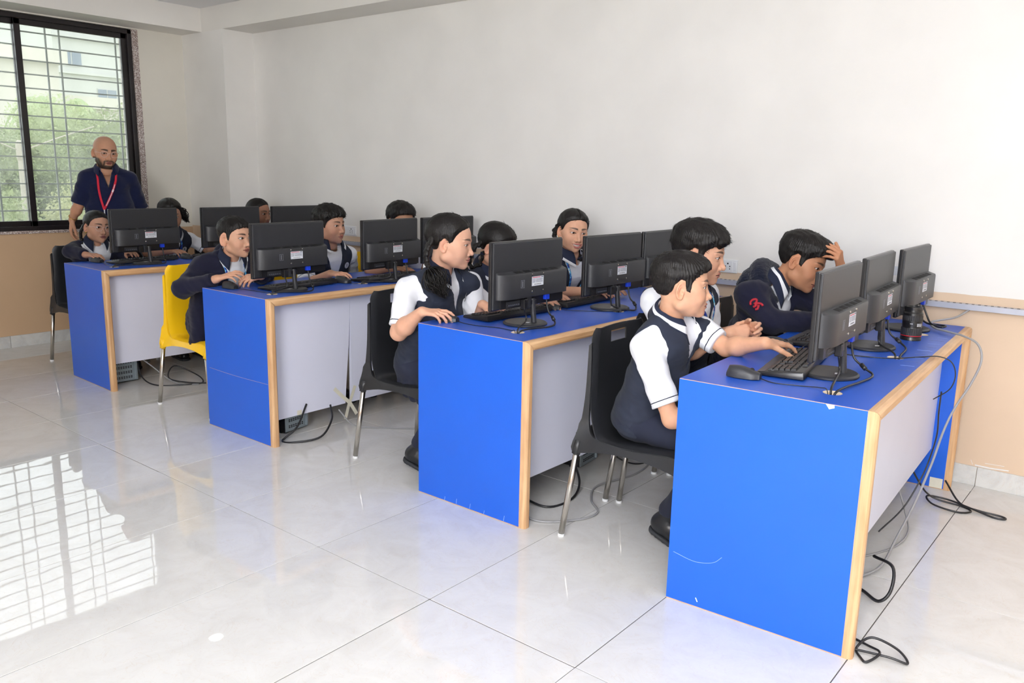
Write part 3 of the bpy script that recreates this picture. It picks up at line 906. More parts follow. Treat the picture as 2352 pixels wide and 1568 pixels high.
tree('broad pale green tree filling the right window pane', -24, 7.6, 3.5, 3.2, G2, 11, 5200)
tree('dusty green tree just left of the window mullion', -24, 4.6, 2.6, 2.6, G1, 12, 4600)
tree('yellow-green tree low behind the teacher', -15, 2.6, 1.5, 1.7, G3, 13, 4200, 0.16)
tree('tall green tree at the right edge of the window', -27, 10.6, 3.9, 3.2, G3, 14, 4000)
tree('round green tree at the far left of the window', -28, 3.0, 3.0, 2.8, G1, 15, 4200)
tree('leafy bush top close below the left pane', -11, -0.6, 1.25, 1.0, G2, 16, 4200, 0.10)
tree('leafy bush top close below the mullion', -11, 0.45, 1.15, 0.9, G3, 17, 4200, 0.10)
tree('leafy bush top close below the right pane', -11, 1.3, 1.0, 0.9, G1, 18, 3600, 0.10)
tree('green tree between bush and tall trees', -17, 1.5, 0.7, 1.5, G1, 19, 4000, 0.2)
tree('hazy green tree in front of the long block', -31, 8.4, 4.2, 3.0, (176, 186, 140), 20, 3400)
tree('small green tree behind the street lamp', -22.5, 4.2, 2.5, 1.9, G2, 21, 4000, 0.2)
# palm
pm = empty('palm_tree', (-36, 10.6, GZ), label='slender palm with drooping fronds in front of the houses', cat='tree')
MB().tube(spline([(0, 0, 0), (0.1, 0.1, 4.5), (0, 0, 9.2)]), 0.14, 7).build('trunk', M_bark, pm)
for k in range(11):
    a = 2 * PI * k / 11 + 0.2
    c, s_ = math.cos(a), math.sin(a)
    el = 0.9 if k % 2 else 0.4
    pts = spline([(0, 0, 9.2), (c * 0.8, s_ * 0.8, 9.2 + el), (c * 1.6, s_ * 1.6, 9.1 + el * 0.4), (c * 2.1, s_ * 2.1, 8.3)], 4)
    vs = []; fs = []
    for i, p in enumerate(pts):
        wd = 0.25 * math.sin(PI * min(0.97, (i + 1) / len(pts)))
        vs += [(p[0] - s_ * wd, p[1] + c * wd, p[2] - 0.12), tuple(p), (p[0] + s_ * wd, p[1] - c * wd, p[2] - 0.12)]
    for i in range(len(pts) - 1):
        for q in (0, 1): fs.append((3 * i + q, 3 * i + q + 1, 3 * i + q + 4, 3 * i + q + 3))
    MB().add(vs, fs).build('frond', leaf_mat('leaf_palm', (160, 176, 128)), pm)
# double-armed lamp post
lp = empty('street_lamp', (-18.5, 2.6, GZ), label='pale concrete street lamp post with two arms beyond the left pane', cat='lamp post')
MB().lathe([(0.09, 0), (0.065, 7.5), (0.085, 7.55), (0.085, 7.85), (0.05, 7.9)], n=12).build('post', M_conc, lp)
MB().tube([(0, 0.05, 7.7), (0, 0.8, 8.0), (0, 1.5, 8.25)], [0.014, 0.012, 0.011]).build('arm', M_conc, lp)
MB().tube([(0, -0.05, 7.7), (0, -0.4, 7.85), (0, -0.9, 8.1)], [0.014, 0.012, 0.011]).build('arm', M_conc, lp)

# ------------------------------------------------------------------ desks
DH, DW, DL, DT, LIP = 0.7776, 0.582, 1.782, 0.04, 0.03
DESKS = {'A': (-5.205, -1.967, -0.0377), 'B': (-3.532, -1.922, 0.0003), 'C': (-1.942, -1.84, -0.0042), 'D': (-0.626, -1.914, 0.0497)}
def dloc(k, x, y, z=DH):
    X, Y, t = DESKS[k]
    return (X + x * math.cos(t) - y * math.sin(t), Y + x * math.sin(t) + y * math.cos(t), z)
HOLES = {'A': [(-0.14, 0.14)], 'B': [(-0.12, 0.125), (-0.13, 0.75), (-0.13, 1.3)], 'C': [(-0.135, 0.135), (-0.13, 0.9), (-0.13, 1.45)], 'D': [(-0.137, 0.139), (-0.10, 0.83), (-0.12, 1.42)]}
DLAB = {'A': 'blue desk nearest the window, teak edge, white modesty panel', 'B': 'blue desk behind the yellow chair, teak edge, cracked white panel',
        'C': 'bright blue desk in the middle of the room, teak edge, whole white panel', 'D': 'blue desk in the foreground with camera lens on it'}
M_scr = mat('scratch', (150, 176, 232), 0.6)
M_hole = mat('lit_sawn_edge', (240, 222, 196), 0.7)  # sawn edge, paler than raw plywood: light on it is put into the colour
def make_desk(k):
    X, Y, t = DESKS[k]
    d = empty('computer_desk', (X, Y, 0), t, DLAB[k], 'desk', 'rows of blue computer desks')
    # top with cable holes
    bm = bmesh.new()
    def loop(pts):
        vs = [bm.verts.new((p[0], p[1], DH)) for p in pts]
        return [bm.edges.new((vs[i], vs[(i + 1) % len(vs)])) for i in range(len(vs))]
    e = loop([(-DW, 0.0008), (0, 0.0008), (0, DL - 0.0008), (-DW, DL - 0.0008)])
    for (hx, hy) in HOLES[k]:
        e += loop([(hx + 0.029 * math.cos(2 * PI * i / 24), hy + 0.029 * math.sin(2 * PI * i / 24)) for i in range(24)])
    r = bmesh.ops.triangle_fill(bm, edges=e, use_beauty=True)
    for f in list(bm.faces):
        c = f.calc_center_median()
        if any((c.x - hx) ** 2 + (c.y - hy) ** 2 < 0.02 ** 2 for hx, hy in HOLES[k]): bm.faces.remove(f)
    bmesh.ops.recalc_face_normals(bm, faces=bm.faces)
    for f in bm.faces:
        if f.normal.z < 0: f.normal_flip()
    ex = bmesh.ops.extrude_face_region(bm, geom=list(bm.faces))
    vv = [g for g in ex['geom'] if isinstance(g, bmesh.types.BMVert)]
    bmesh.ops.translate(bm, verts=vv, vec=(0, 0, -DT))
    bmesh.ops.recalc_face_normals(bm, faces=bm.faces)
    mb = MB().bm(bm)
    mb.mi = []
    for f in mb.f:
        a, b, c = (np.array(mb.v[i]) for i in f[:3])
        n = np.cross(b - a, c - a); cc = np.mean([mb.v[i] for i in f], 0)
        inh = any(math.hypot(cc[0] - hx, cc[1] - hy) < 0.05 for hx, hy in HOLES[k])
        mb.mi.append(1 if inh and abs(n[2]) < 0.5 * np.linalg.norm(n) else 0)
    mb.build('desk_top', [M_bluetop, M_hole], d)
    for (y0, y1) in ((0.0, DT), (DL - DT, DL)):
        MB().box((-DW, y0, 0.004), (0, y1, DH - 0.0022)).build('end_panel', M_blue, d)
        MB().box((-DW, y0 + 0.001, 0.0), (0, y1 - 0.001, 0.004)).build('panel_foot', M_raw, d)
    MB().box((-DW + 0.0005, 0.0006, DH - 0.0022), (0, 0.01, DH - 0.0002)).build('seam_line', M_raw, d)
    # rounded teak lipping
    def lip(poly, mt, nm, ins):
        c = np.mean(np.array(poly), 0)
        lay = []
        for (x, f) in ((0.0, 0.0), (LIP * 0.55, 0.0), (LIP * 0.85, 0.35), (LIP, 1.0)):
            lay.append([(x, p[0] + q[0] * 0.011 * f, p[1] + q[1] * 0.011 * f) for p, q in zip(poly, ins)])
        n = len(poly); vs = sum(lay, []); fs = [tuple(range(n))[::-1], tuple(range(3 * n, 4 * n))]
        for l in range(3): fs += [(l * n + i, l * n + (i + 1) % n, (l + 1) * n + (i + 1) % n, (l + 1) * n + i) for i in range(n)]
        o = MB().add(vs, fs).build(nm, mt, d)
        return o
    g = 0.0008
    lip([(0, DH), (DT, DH - DT), (DL - DT, DH - DT), (DL, DH)], M_wood_y, 'teak_edge', [(1, -1), (0, 1), (0, 1), (-1, -1)])
    lip([(0, 0), (DT, 0), (DT, DH - DT - g), (0, DH - g)], M_wood_z, 'teak_edge', [(1, 0), (-1, 0), (-1, 1), (1, -1)])
    lip([(DL - DT, 0), (DL, 0), (DL, DH - g), (DL - DT, DH - DT - g)], M_wood_z, 'teak_edge', [(1, 0), (-1, 0), (-1, -1), (1, 1)])
    zb = {'A': 0.154, 'B': 0.108, 'C': 0.154, 'D': 0.19}[k]
    px0, px1 = -0.088, -0.07
    if k == 'B':
        # two sheets with a broken gap between them
        yc = 0.60
        pr = [(DT, DH - DT), (DT, zb), (yc - 0.045, zb), (yc - 0.036, 0.22), (yc - 0.026, 0.32), (yc - 0.018, 0.40), (yc - 0.008, 0.52), (yc - 0.0015, 0.6), (yc - 0.0008, DH - DT)]
        pl = [(yc + 0.0008, DH - DT), (yc + 0.0015, 0.6), (yc + 0.001, 0.45), (yc + 0.002, 0.3), (yc, zb), (DL - DT, zb), (DL - DT, DH - DT)]
        for pp in (pr, pl):
            MB().prism(pp, px0, px1, frame=lambda v: (v[2], v[0], v[1])).build('modesty_panel', M_white, d)
    else:
        MB().box((px0, DT, zb), (px1, DL - DT, DH - DT), bev=0.0008).build('modesty_panel', M_white, d)
    MB().box((-DW + 0.05, DT, DH - DT - 0.02), (-0.09, DL - DT, DH - DT)).build('under_board', M_raw, d)
    return d
desk = {k: make_desk(k) for k in 'ABCD'}
# laminate wear: chips and scratches on the two near desks
def scratch(k, pts, w=0.0012, m=None, plane='end'):
    P = spline(pts, 6)
    return MB().tube([(p[0], -0.0004, p[1]) if plane == 'end' else (p[0], p[1], DH + 0.0003) for p in P], w, 5).build('scratch', m or M_scr, desk[k])
scratch('D', [(-0.565, 0.175), (-0.50, 0.163), (-0.46, 0.166), (-0.42, 0.18), (-0.395, 0.205)], 0.0008)
scratch('D', [(-0.475, 0.035), (-0.468, 0.022)], 0.002, M_paper)
for k_, q in enumerate(range(11)):
    y = 0.62 + 0.085 * q
    scratch('D', [(-0.05 - 0.008 * (q % 3), y), (-0.035, y + 0.006), (-0.014, y + 0.010)], 0.0004, M_scr if q % 2 else M_label_txt, 'top')
for q, (x0, x1, z) in enumerate(((-0.42, -0.40, 0.022), (-0.35, -0.33, 0.03), (-0.27, -0.25, 0.03), (-0.19, -0.17, 0.022), (-0.08, -0.06, 0.03))):
    scratch('C', [(x0, 0.006), (x0 + 0.004, z)], 0.001)
MB().add([(-0.118, -0.0006, DH - 0.001), (-0.093, -0.0006, DH - 0.001), (-0.092, -0.0006, DH - 0.010), (-0.107, -0.0006, DH - 0.016)], [(0, 1, 2, 3)]).build('paper_scrap', M_paper, desk['D'])
scratch('B', [(-0.55, 0.335), (-0.3, 0.330), (-0.005, 0.334)], 0.0007, M_raw)
# tape crossed over the crack and a small piece under the panel
def tape(k, pts, w=0.022):
    vs = []; fs = []
    for i, p in enumerate(pts):
        q = pts[min(i + 1, len(pts) - 1)]; o = pts[max(i - 1, 0)]
        t = np.array([q[1] - o[1], q[2] - o[2]]); t = t / np.linalg.norm(t)
        n = np.array([-t[1], t[0]]) * w / 2
        vs += [(p[0], p[1] - n[0], p[2] - n[1]), (p[0], p[1] + n[0], p[2] + n[1])]
    for i in range(len(pts) - 1): fs.append((2 * i, 2 * i + 1, 2 * i + 3, 2 * i + 2))
    return MB().add(vs, fs).build('masking_tape', M_tape, desk[k])
tape('B', [(-0.0685, 0.475, 0.21), (-0.0675, 0.53, 0.155), (-0.066, 0.585, 0.105), (-0.062, 0.63, 0.03)])
tape('B', [(-0.067, 0.625, 0.20), (-0.066, 0.60, 0.145), (-0.064, 0.575, 0.10), (-0.05, 0.535, 0.02)])
tape('B', [(-0.0685, 0.235, 0.135), (-0.0685, 0.235, 0.109)], 0.03)
for (ya, yb) in ((0.02, 0.05), (-0.02, 0.0)): pass
MB().box((-0.20, DL - DT - 0.0012, 0.02), (-0.155, DL - DT - 0.0004, 0.055)).build('masking_tape', M_tape, desk['D'])
MB().box((-0.06, DL - DT - 0.0012, 0.004), (-0.005, DL - DT - 0.0004, 0.052)).build('masking_tape', M_tape, desk['D'])

# ------------------------------------------------------------------ monitors
MW, MH = 0.492, 0.285
def text_lines(mb, x, y0, y1, z0, z1, rows, mi, seed):
    """rows of tiny printed words on the plane x = const"""
    r = random.Random(seed)
    h = (z1 - z0) / rows
    for i in range(rows):
        y = y0
        while y < y1 - 0.002:
            w = r.uniform(0.002, 0.007); 
            mb.box((x, y, z1 - h * (i + 0.75)), (x + 0.0003, min(y + w, y1), z1 - h * (i + 0.35)), mi)
            y += w + 0.0012
def make_monitor():
    m = empty('monitor')
    pb = 0.082 # panel bottom above desk
    zc = pb + MH / 2
    fb = MB(); fb.box((-0.014, -MW / 2, pb), (0.002, MW / 2, pb + MH), bev=0.004)
    fb.build('bezel', M_black2, m)
    MB().box((-0.0148, -MW / 2 + 0.016, pb + 0.022), (-0.0138, MW / 2 - 0.016, pb + MH - 0.016)).build('screen', M_screen, m)
    MB().box((-0.002, -MW / 2 + 0.006, pb + 0.005), (0.010, MW / 2 - 0.006, pb + MH - 0.004), bev=0.004).build('back_cover', M_black, m)
    # lower housing: rounded left end, sloped ledge with vents on top
    zt, zb = zc + 0.017, pb + 0.047
    dpt = 0.047
    prof = []
    yl, yr = -MW / 2 + 0.022, MW / 2 - 0.007
    for i in range(9):
        a = PI / 2 * i / 8
        prof.append((0.008 + (dpt - 0.008) * math.sin(a), yl + 0.075 * (1 - math.cos(a))))
    prof += [(dpt, yr - 0.03), (dpt - 0.004, yr - 0.008), (0.008, yr)]
    n = len(prof)
    vs = []
    for (z, s, ins) in ((zb, 1.0, 0.0), (zt - 0.016, 1.0, 0.0), (zt - 0.009, 0.93, 0.0), (zt, 0.0, 0.0)):
        for (x, y) in prof: vs.append((0.0095 + (x - 0.0095) * s if s < 1 else x, y, z))
    fs = [tuple(range(n))]
    for l in range(3): fs += [(l * n + i, l * n + i + 1, (l + 1) * n + i + 1, (l + 1) * n + i) for i in range(n - 1)]
    MB().add(vs, fs).build('rear_housing', M_black, m, angle=35)
    vt = MB()
    for k in range(5):
        y = yl + 0.10 + 0.062 * k
        a, b = np.array([0.018, 0, zt - 0.0022]), np.array([0.038, 0, zt - 0.0068])
        for q in range(6):
            t0, t1 = q / 6, (q + 0.55) / 6
            p, r_ = a + (b - a) * t0, a + (b - a) * t1
            vt.box((p[0], y, r_[2] - 0.001), (r_[0], y + 0.045, p[2] + 0.0012))
    vt.build('vent_slots', M_dark, m)
    # connector bay below the housing
    MB().box((0.008, yl + 0.02, pb + 0.008), (0.022, yr - 0.006, zb)).build('connector_bay', M_black2, m)
    gp = MB()
    gp.box((0.0215, yl + 0.055, pb + 0.012), (0.024, yl + 0.145, zb - 0.012))
    for q in range(6): gp.box((0.024, yl + 0.068 + 0.013 * q, pb + 0.017), (0.0246, yl + 0.074 + 0.013 * q, pb + 0.021), 1)
    gp.build('port_plate', [M_black, M_label_txt], m)
    MB().box((0.010, -0.040, pb - 0.004), (0.036, -0.012, zb), bev=0.004).build('neck_cover', M_black, m)
    MB().box((0.012, -0.026, pb + 0.008), (0.036, 0.022, pb + 0.032), bev=0.004).build('hinge', M_black2, m)
    # stand
    MB().tube([(0.036, 0.006, 0.010), (0.028, 0.000, 0.118)], [0.0125, 0.0115], 18).build('pole', M_black, m, angle=40)
    MB().lathe([(0.094, 0.0), (0.097, 0.003), (0.097, 0.008), (0.090, 0.0125), (0.0, 0.015)], (-0.008, 0, 0), 40).build('base', M_black, m, angle=30)
    sk = MB(); sk.add([(0.022, -0.045, 0.0150), (0.036, -0.034, 0.0147), (0.032, -0.012, 0.0147), (0.018, -0.022, 0.0152)], [(0, 1, 2, 3)])
    sk.build('base_sticker', M_white_dot, m)
    # label, screws, moulded mark
    xl = dpt + 0.0004
    lb = MB(); ly0, ly1, lz0, lz1 = -0.030, 0.052, zc - 0.050, zc - 0.010
    lb.box((dpt - 0.001, ly0, lz0), (xl, ly1, lz1), 0)
    lb.box((xl, ly0 + 0.003, lz1 - 0.0055), (xl + 0.0003, ly1 - 0.022, lz1 - 0.0025), 2)
    lb.box((xl, ly1 - 0.018, lz1 - 0.006), (xl + 0.0003, ly1 - 0.003, lz1 - 0.002), 1)
    text_lines(lb, xl, ly0 + 0.004, ly0 + 0.024, lz0 + 0.014, lz1 - 0.008, 4, 1, 3)
    text_lines(lb, xl, ly0 + 0.028, ly1 - 0.004, lz0 + 0.014, lz1 - 0.008, 4, 1, 4)
    lb.box((xl, ly0 + 0.009, lz0 + 0.002), (xl + 0.0003, ly1 - 0.012, lz0 + 0.0115), 3)
    y = ly0 + 0.016
    r = random.Random(5)
    while y < ly1 - 0.019:
        w = r.choice((0.0006, 0.0012)); lb.box((xl + 0.0003, y, lz0 + 0.0045), (xl + 0.0005, y + w, lz0 + 0.009), 1); y += w + r.choice((0.0007, 0.0014))
    lb.build('rating_label', [M_label, M_label_txt, M_label_red, M_white_dot], m)
    for (y, z) in ((-0.028, zc - 0.001), (0.050, zc - 0.001), (-0.028, zc - 0.073), (0.050, zc - 0.073)):
        MB().lathe([(0.0045, dpt - 0.001), (0.0045, dpt + 0.0015), (0.0025, dpt + 0.0025)], (0, y, z), 12, axis=0).build('screw', M_chrome, m)
    mk = MB()
    ym, zm = -0.092, zc - 0.036
    for q in (-0.011, 0.011): mk.box((dpt, ym + q - 0.0006, zm - 0.014), (dpt + 0.0004, ym + q + 0.0006, zm + 0.014))
    for q in (-0.0155, 0.0155): mk.box((dpt, ym - 0.013, zm + q - 0.0006), (dpt + 0.0004, ym + 0.013, zm + q + 0.0006))
    mk.box((dpt, ym - 0.003, zm - 0.012), (dpt + 0.0004, ym + 0.001, zm + 0.012))
    mk.build('moulded_mark', M_mark, m)
    ln = MB(); 
    for z in (zc - 0.055, zc - 0.075): ln.box((dpt, -0.010, z), (dpt + 0.0004, 0.034, z + 0.0008))
    ln.build('mount_outline', M_black2, m)
    # plugs
    MB().box((0.022, -0.075, pb - 0.002), (0.045, -0.050, pb + 0.040), bev=0.003).build('power_plug', M_black2, m)
    MB().box((0.022, 0.085, pb + 0.022), (0.038, 0.113, pb + 0.055), bev=0.002).build('video_plug', M_vga, m)
    return m
# measured: panel centre, yaw
MON = {'A1': (-5.417, -1.56, 0.079), 'A2': (-5.408, -0.914, 0.04), 'A3': (-5.408, -0.335, 0.06), 'B1': (-3.703, -1.645, 0.075), 'B2': (-3.648, -0.966, 0.11), 'B3': (-3.668, -0.45, 0.03),
       'C1': (-2.168, -1.53, 0.004), 'C2': (-2.138, -0.894, -0.016), 'C3': (-2.138, -0.38, 0.03), 'D1': (-0.853, -1.545, 0.055), 'D2': (-0.893, -0.955, 0.07), 'D3': (-0.893, -0.41, 0.02)}
MLAB = {'A1': 'black monitor in front of the girl with glasses, nearest on the window desk', 'A2': 'middle black monitor on the desk nearest the window',
        'A3': 'farthest black monitor on the window desk, by the back wall', 'B1': 'black monitor in front of the boy on the yellow chair',
        'B2': 'black monitor hiding the far boy up to his eyes', 'B3': 'black monitor behind the braided girl in profile, nearest the wall',
        'C1': 'large black monitor nearest on the bright blue middle desk', 'C2': 'black monitor beside the smiling girl',
        'C3': 'black monitor partly hidden behind the tall boy, at the wall end', 'D1': 'nearest black monitor on the foreground desk, turned sideways',
        'D2': 'middle black monitor on the foreground desk behind the nearest one', 'D3': 'farthest monitor on the foreground desk, above the camera lens'}
proto_mon = make_monitor()
TOP = DH
monitor = {}
for i, k in enumerate(MON):
    o = proto_mon if i == 0 else copy_tree(proto_mon)
    x, y, t = MON[k]
    o.location = (x, y, TOP); o.rotation_euler = (0, 0, t)
    tag(o, MLAB[k], 'monitor', 'black monitors seen from behind')
    monitor[k] = o
def mpt(k, x, y, z):
    X, Y, t = MON[k]
    return (X + x * math.cos(t) - y * math.sin(t), Y + x * math.sin(t) + y * math.cos(t), TOP + z)
def child_tube(parent, name, world_pts, r, m, n=8, sub=8):
    """a cable given in world points, stored under its thing"""
    inv = Matrix.Translation(parent.location) @ Matrix.Rotation(parent.rotation_euler.z, 4, 'Z')
    inv = inv.inverted()
    return MB().tube([inv @ Vector(tuple(map(float, p))) for p in spline(world_pts, sub)], r, n).build(name, m, parent, smooth=True)
cab_rng = random.Random(4)
for k in MON:
    row = k[0]; st = int(k[1]) - 1
    if k in ('D3',): continue
    h = HOLES[row][st] if st < len(HOLES[row]) else None
    if row == 'A' and st > 0: h = None
    if h is None: continue
    hx, hy, _ = dloc(row, *h)
    j = lambda s: cab_rng.uniform(-s, s)
    p0 = mpt(k, 0.034, -0.062, 0.082)
    a = mpt(k, 0.040, -0.058 + j(.005), 0.03)
    child_tube(monitor[k], 'power_cord', [p0, a, (hx - 0.008, hy + 0.012, TOP + 0.012), (hx - 0.004, hy + 0.002, TOP - 0.03), (hx, hy, TOP - 0.12)], 0.0037, M_cable)
    q0 = mpt(k, 0.03, 0.099, 0.105)
    q1 = mpt(k, 0.045, 0.098, 0.05)
    q2 = mpt(k, 0.085, 0.085, 0.022)
    q3 = mpt(k, 0.12, 0.03 + j(.01), 0.005)
    child_tube(monitor[k], 'video_cable', [q0, q1, q2, q3, (hx + 0.014, hy + 0.01, TOP + 0.008), (hx + 0.008, hy, TOP - 0.03), (hx + 0.004, hy, TOP - 0.12)], 0.0038, M_cable)
    c = mpt(k, 0.083, 0.087, 0.024); 
    child_tube(monitor[k], 'ferrite_bead', [mpt(k, 0.072, 0.091, 0.031), mpt(k, 0.089, 0.080, 0.0205)], 0.0078, M_cable, 10, 3)

# ------------------------------------------------------------------ keyboards and mice
def make_keyboard():
    kb = empty('keyboard')       # long axis Y, front (palm side) towards -X
    vs = [(-0.078, -0.225, 0.004), (0.078, -0.225, 0.004), (0.078, 0.225, 0.004), (-0.078, 0.225, 0.004),
          (-0.076, -0.222, 0.014), (0.074, -0.222, 0.030), (0.074, 0.222, 0.030), (-0.076, 0.222, 0.014)]
    bm = bmesh.new(); bv = [bm.verts.new(v) for v in vs]
    for f in [(0, 3, 2, 1), (4, 5, 6, 7), (0, 1, 5, 4), (1, 2, 6, 5), (2, 3, 7, 6), (3, 0, 4, 7)]: bm.faces.new([bv[i] for i in f])
    bmesh.ops.bevel(bm, geom=list(bm.edges), offset=0.004, segments=2, profile=0.5, affect='EDGES')
    MB().bm(bm).build('tray', M_black2, kb, angle=40)
    km = MB()
    def key(x0, x1, y0, y1):
        za, zb = 0.0145 + (x0 + 0.076) * 0.1067, 0.0145 + (x1 + 0.076) * 0.1067
        h = 0.007; i = 0.0018
        km.add([(x0, y0, za), (x1, y0, zb), (x1, y1, zb), (x0, y1, za), (x0 + i, y0 + i, za + h), (x1 - i, y0 + i, zb + h), (x1 - i, y1 - i, zb + h), (x0 + i, y1 - i, za + h)],
               [(4, 5, 6, 7), (0, 1, 5, 4), (1, 2, 6, 5), (2, 3, 7, 6), (3, 0, 4, 7)])
    # user sits at -X facing +X: their left is +Y
    p = 0.0185; g = 0.0008
    y_l = 0.213
    rows = [0.052, 0.030, 0.0115, -0.007, -0.0255, -0.044]   # x of row near edge
    def row(x, widths):
        y = y_l
        for w in widths:
            if w > 0: key(x, x + p - 2 * g, y - abs(w) * p + g, y - g)
            y -= abs(w) * p
    row(rows[0], [1, -1, 1, 1, 1, 1, -.5, 1, 1, 1, 1, -.5, 1, 1, 1, 1, -.25, 1, 1, 1])
    row(rows[1], [1] * 13 + [2, -.25, 1, 1, 1, -.25, 1, 1, 1, 1])
    row(rows[2], [1.5] + [1] * 12 + [1.5, -.25, 1, 1, 1, -.25, 1, 1, 1, 1])
    row(rows[3], [1.75] + [1] * 11 + [2.25, -3.5, 1, 1, 1, 1])
    row(rows[4], [2.25] + [1] * 10 + [2.75, -1.25, 1, -1.25, 1, 1, 1, 1])
    row(rows[5], [1.25, 1.25, 1.25, 6.25, 1.25, 1.25, 1.25, 1.25, -.25, 1, 1, 1, -.25, 2, 1, 1])
    tag(km.build('keys', M_key, kb), kind='stuff')
    MB().add([(-0.0745, -0.218, 0.0149), (-0.050, -0.218, 0.0176), (-0.050, 0.218, 0.0176), (-0.0745, 0.218, 0.0149)], [(0, 1, 2, 3)]).build('front_strip', M_keyleg, kb)
    for y in (-0.19, 0.19): MB().box((0.055, y - 0.012, 0), (0.065, y + 0.012, 0.006)).build('foot', M_black2, kb)
    return kb
KBS = {'D1': (-0.998, -1.50, 0.16, 'black keyboard under the outstretched hand on the foreground desk'), 'D2': (-1.11, -0.93, 0.05, 'black keyboard in front of the middle foreground monitor'),
       'C1': (-2.375, -1.40, -0.05, 'black keyboard in front of the braided girl in profile'), 'C2': (-2.37, -0.84, 0.04, 'black keyboard below the smiling girl'),
       'B1': (-3.80, -1.52, 0.10, 'black keyboard in front of the boy on the yellow chair'), 'B2': (-3.74, -0.93, 0.12, 'black keyboard to the right of the boy with the mouse'),
       'A1': (-5.535, -1.53, 0.12, 'black keyboard in front of the girl with glasses'), 'A2': (-5.55, -0.93, 0.05, 'black keyboard beside the curly haired girl')}
proto_kb = make_keyboard()
keyboard = {}
for i, k in enumerate(KBS):
    o = proto_kb if i == 0 else copy_tree(proto_kb)
    x, y, t, lab = KBS[k]
    o.location = (x, y, TOP); o.rotation_euler = (0, 0, t)
    tag(o, lab, 'keyboard', 'black keyboards on the desks'); keyboard[k] = o
MB().add([(-0.030, -0.207, 0.0205), (-0.022, -0.205, 0.0215), (-0.026, -0.185, 0.0209), (-0.033, -0.189, 0.0203)], [(0, 1, 2, 3)]).build('paper_sticker', M_white_dot, keyboard['D1'])

def make_mouse():
    m = empty('mouse')   # nose towards +X
    L, W_, H = 0.108, 0.060, 0.037
    vs = []; fs = []; nu, nv = 18, 10
    for i in range(nu + 1):
        t = i / nu; x = -L / 2 + L * t
        wv = W_ / 2 * (max(0.0, 1 - (2 * t - 1) ** 4)) ** 0.5 * (1 - 0.06 * t)
        if i in (0, nu): wv = W_ * 0.26
        hv = H * (0.45 + 0.55 * math.sin(PI * (0.30 + 0.55 * t)) ** 1.0) * (1 - 0.42 * max(0, t - 0.4)) * (0.5 if i == 0 else 1)
        for j in range(nv + 1):
            a = PI * j / nv
            vs.append((x, -wv * math.cos(a) * (1 if 0 < j < nv else 1), 0.003 + max(0.0, hv) * math.sin(a) ** 0.6))
    for i in range(nu):
        for j in range(nv):
            fs.append((i * (nv + 1) + j, (i + 1) * (nv + 1) + j, (i + 1) * (nv + 1) + j + 1, i * (nv + 1) + j + 1))
    fs.append(tuple(range(nv, -1, -1))); fs.append(tuple(nu * (nv + 1) + j for j in range(nv + 1)))
    fs.append(tuple(i * (nv + 1) for i in range(nu + 1))[::-1] + tuple(i * (nv + 1) + nv for i in range(nu + 1)))
    MB().add(vs, fs).build('shell', M_black, m, angle=50)
    MB().tube([(0.012, 0, 0.0345), (0.052, 0, 0.020)], 0.0008, 4).build('button_gap', M_dark, m)
    MB().lathe([(0.007, -0.003), (0.0085, 0), (0.007, 0.003)], (0.026, 0, 0.0285), 14, axis=1).build('scroll_wheel', M_key, m)
    return m
MICE = {'D1': (-1.055, -1.79, 0.15, 'black mouse on the corner of the foreground desk'), 'D2': (-1.165, -1.215, 0.1, 'black mouse behind the keyboard on the foreground desk'),
        'C1': (-2.462, -1.722, 0.2, 'black mouse under the hand of the braided girl in profile'), 'C2': (-2.345, -1.12, 0.25, 'black mouse under the hand below the big middle monitor'),
        'B1': (-3.985, -1.832, 0.05, 'black mouse in front of the clasped hands'), 'B2': (-3.765, -1.235, 0.1, 'black mouse with red glow under the boy\'s hand'),
        'A1': (-5.675, -1.775, 0.1, 'black mouse under the hand of the girl with glasses'), 'A2': (-5.515, -1.215, 0.1, 'black mouse under the hand of the curly haired girl')}
proto_ms = make_mouse()
mouse = {}
for i, k in enumerate(MICE):
    o = proto_ms if i == 0 else copy_tree(proto_ms)
    x, y, t, lab = MICE[k]
    o.location = (x, y, TOP); o.rotation_euler = (0, 0, t)
    tag(o, lab, 'mouse', 'black mice on the desks'); mouse[k] = o
def msnose(k): 
    x, y, t, _ = MICE[k]; return (x + 0.052 * math.cos(t), y + 0.052 * math.sin(t), TOP + 0.006)
ZT = TOP + 0.0018
hD = dloc('D', *HOLES['D'][0]); hC = dloc('C', *HOLES['C'][0]); hB = dloc('B', *HOLES['B'][0]); hA = dloc('A', *HOLES['A'][0])
child_tube(mouse['D1'], 'cord', [msnose('D1'), (-0.95, -1.795, ZT), (-0.87, -1.772, ZT), (-0.815, -1.768, ZT + .004), (hD[0] - 0.02, hD[1] + 0.01, ZT), (hD[0] - 0.01, hD[1], TOP - .05)], 0.0016, M_cable, 6)
child_tube(mouse['C1'], 'cord', [msnose('C1'), (-2.36, -1.715, ZT), (-2.29, -1.715, ZT), (-2.20, -1.69, ZT), (-2.12, -1.695, ZT), (hC[0] - 0.02, hC[1] + 0.005, ZT), (hC[0] - .01, hC[1], TOP - .05)], 0.0016, M_cable, 6)
child_tube(mouse['B1'], 'cord', [msnose('B1'), (-3.84, -1.80, ZT), (-3.76, -1.795, ZT), (hB[0] - 0.02, hB[1] + 0.005, ZT), (hB[0] - .01, hB[1], TOP - .05)], 0.0016, M_cable, 6)
child_tube(mouse['A1'], 'cord', [msnose('A1'), (-5.50, -1.80, ZT + .004), (-5.42, -1.82, ZT), (hA[0] - 0.02, hA[1], ZT), (hA[0] - .01, hA[1], TOP - .05)], 0.0016, M_cable, 6)
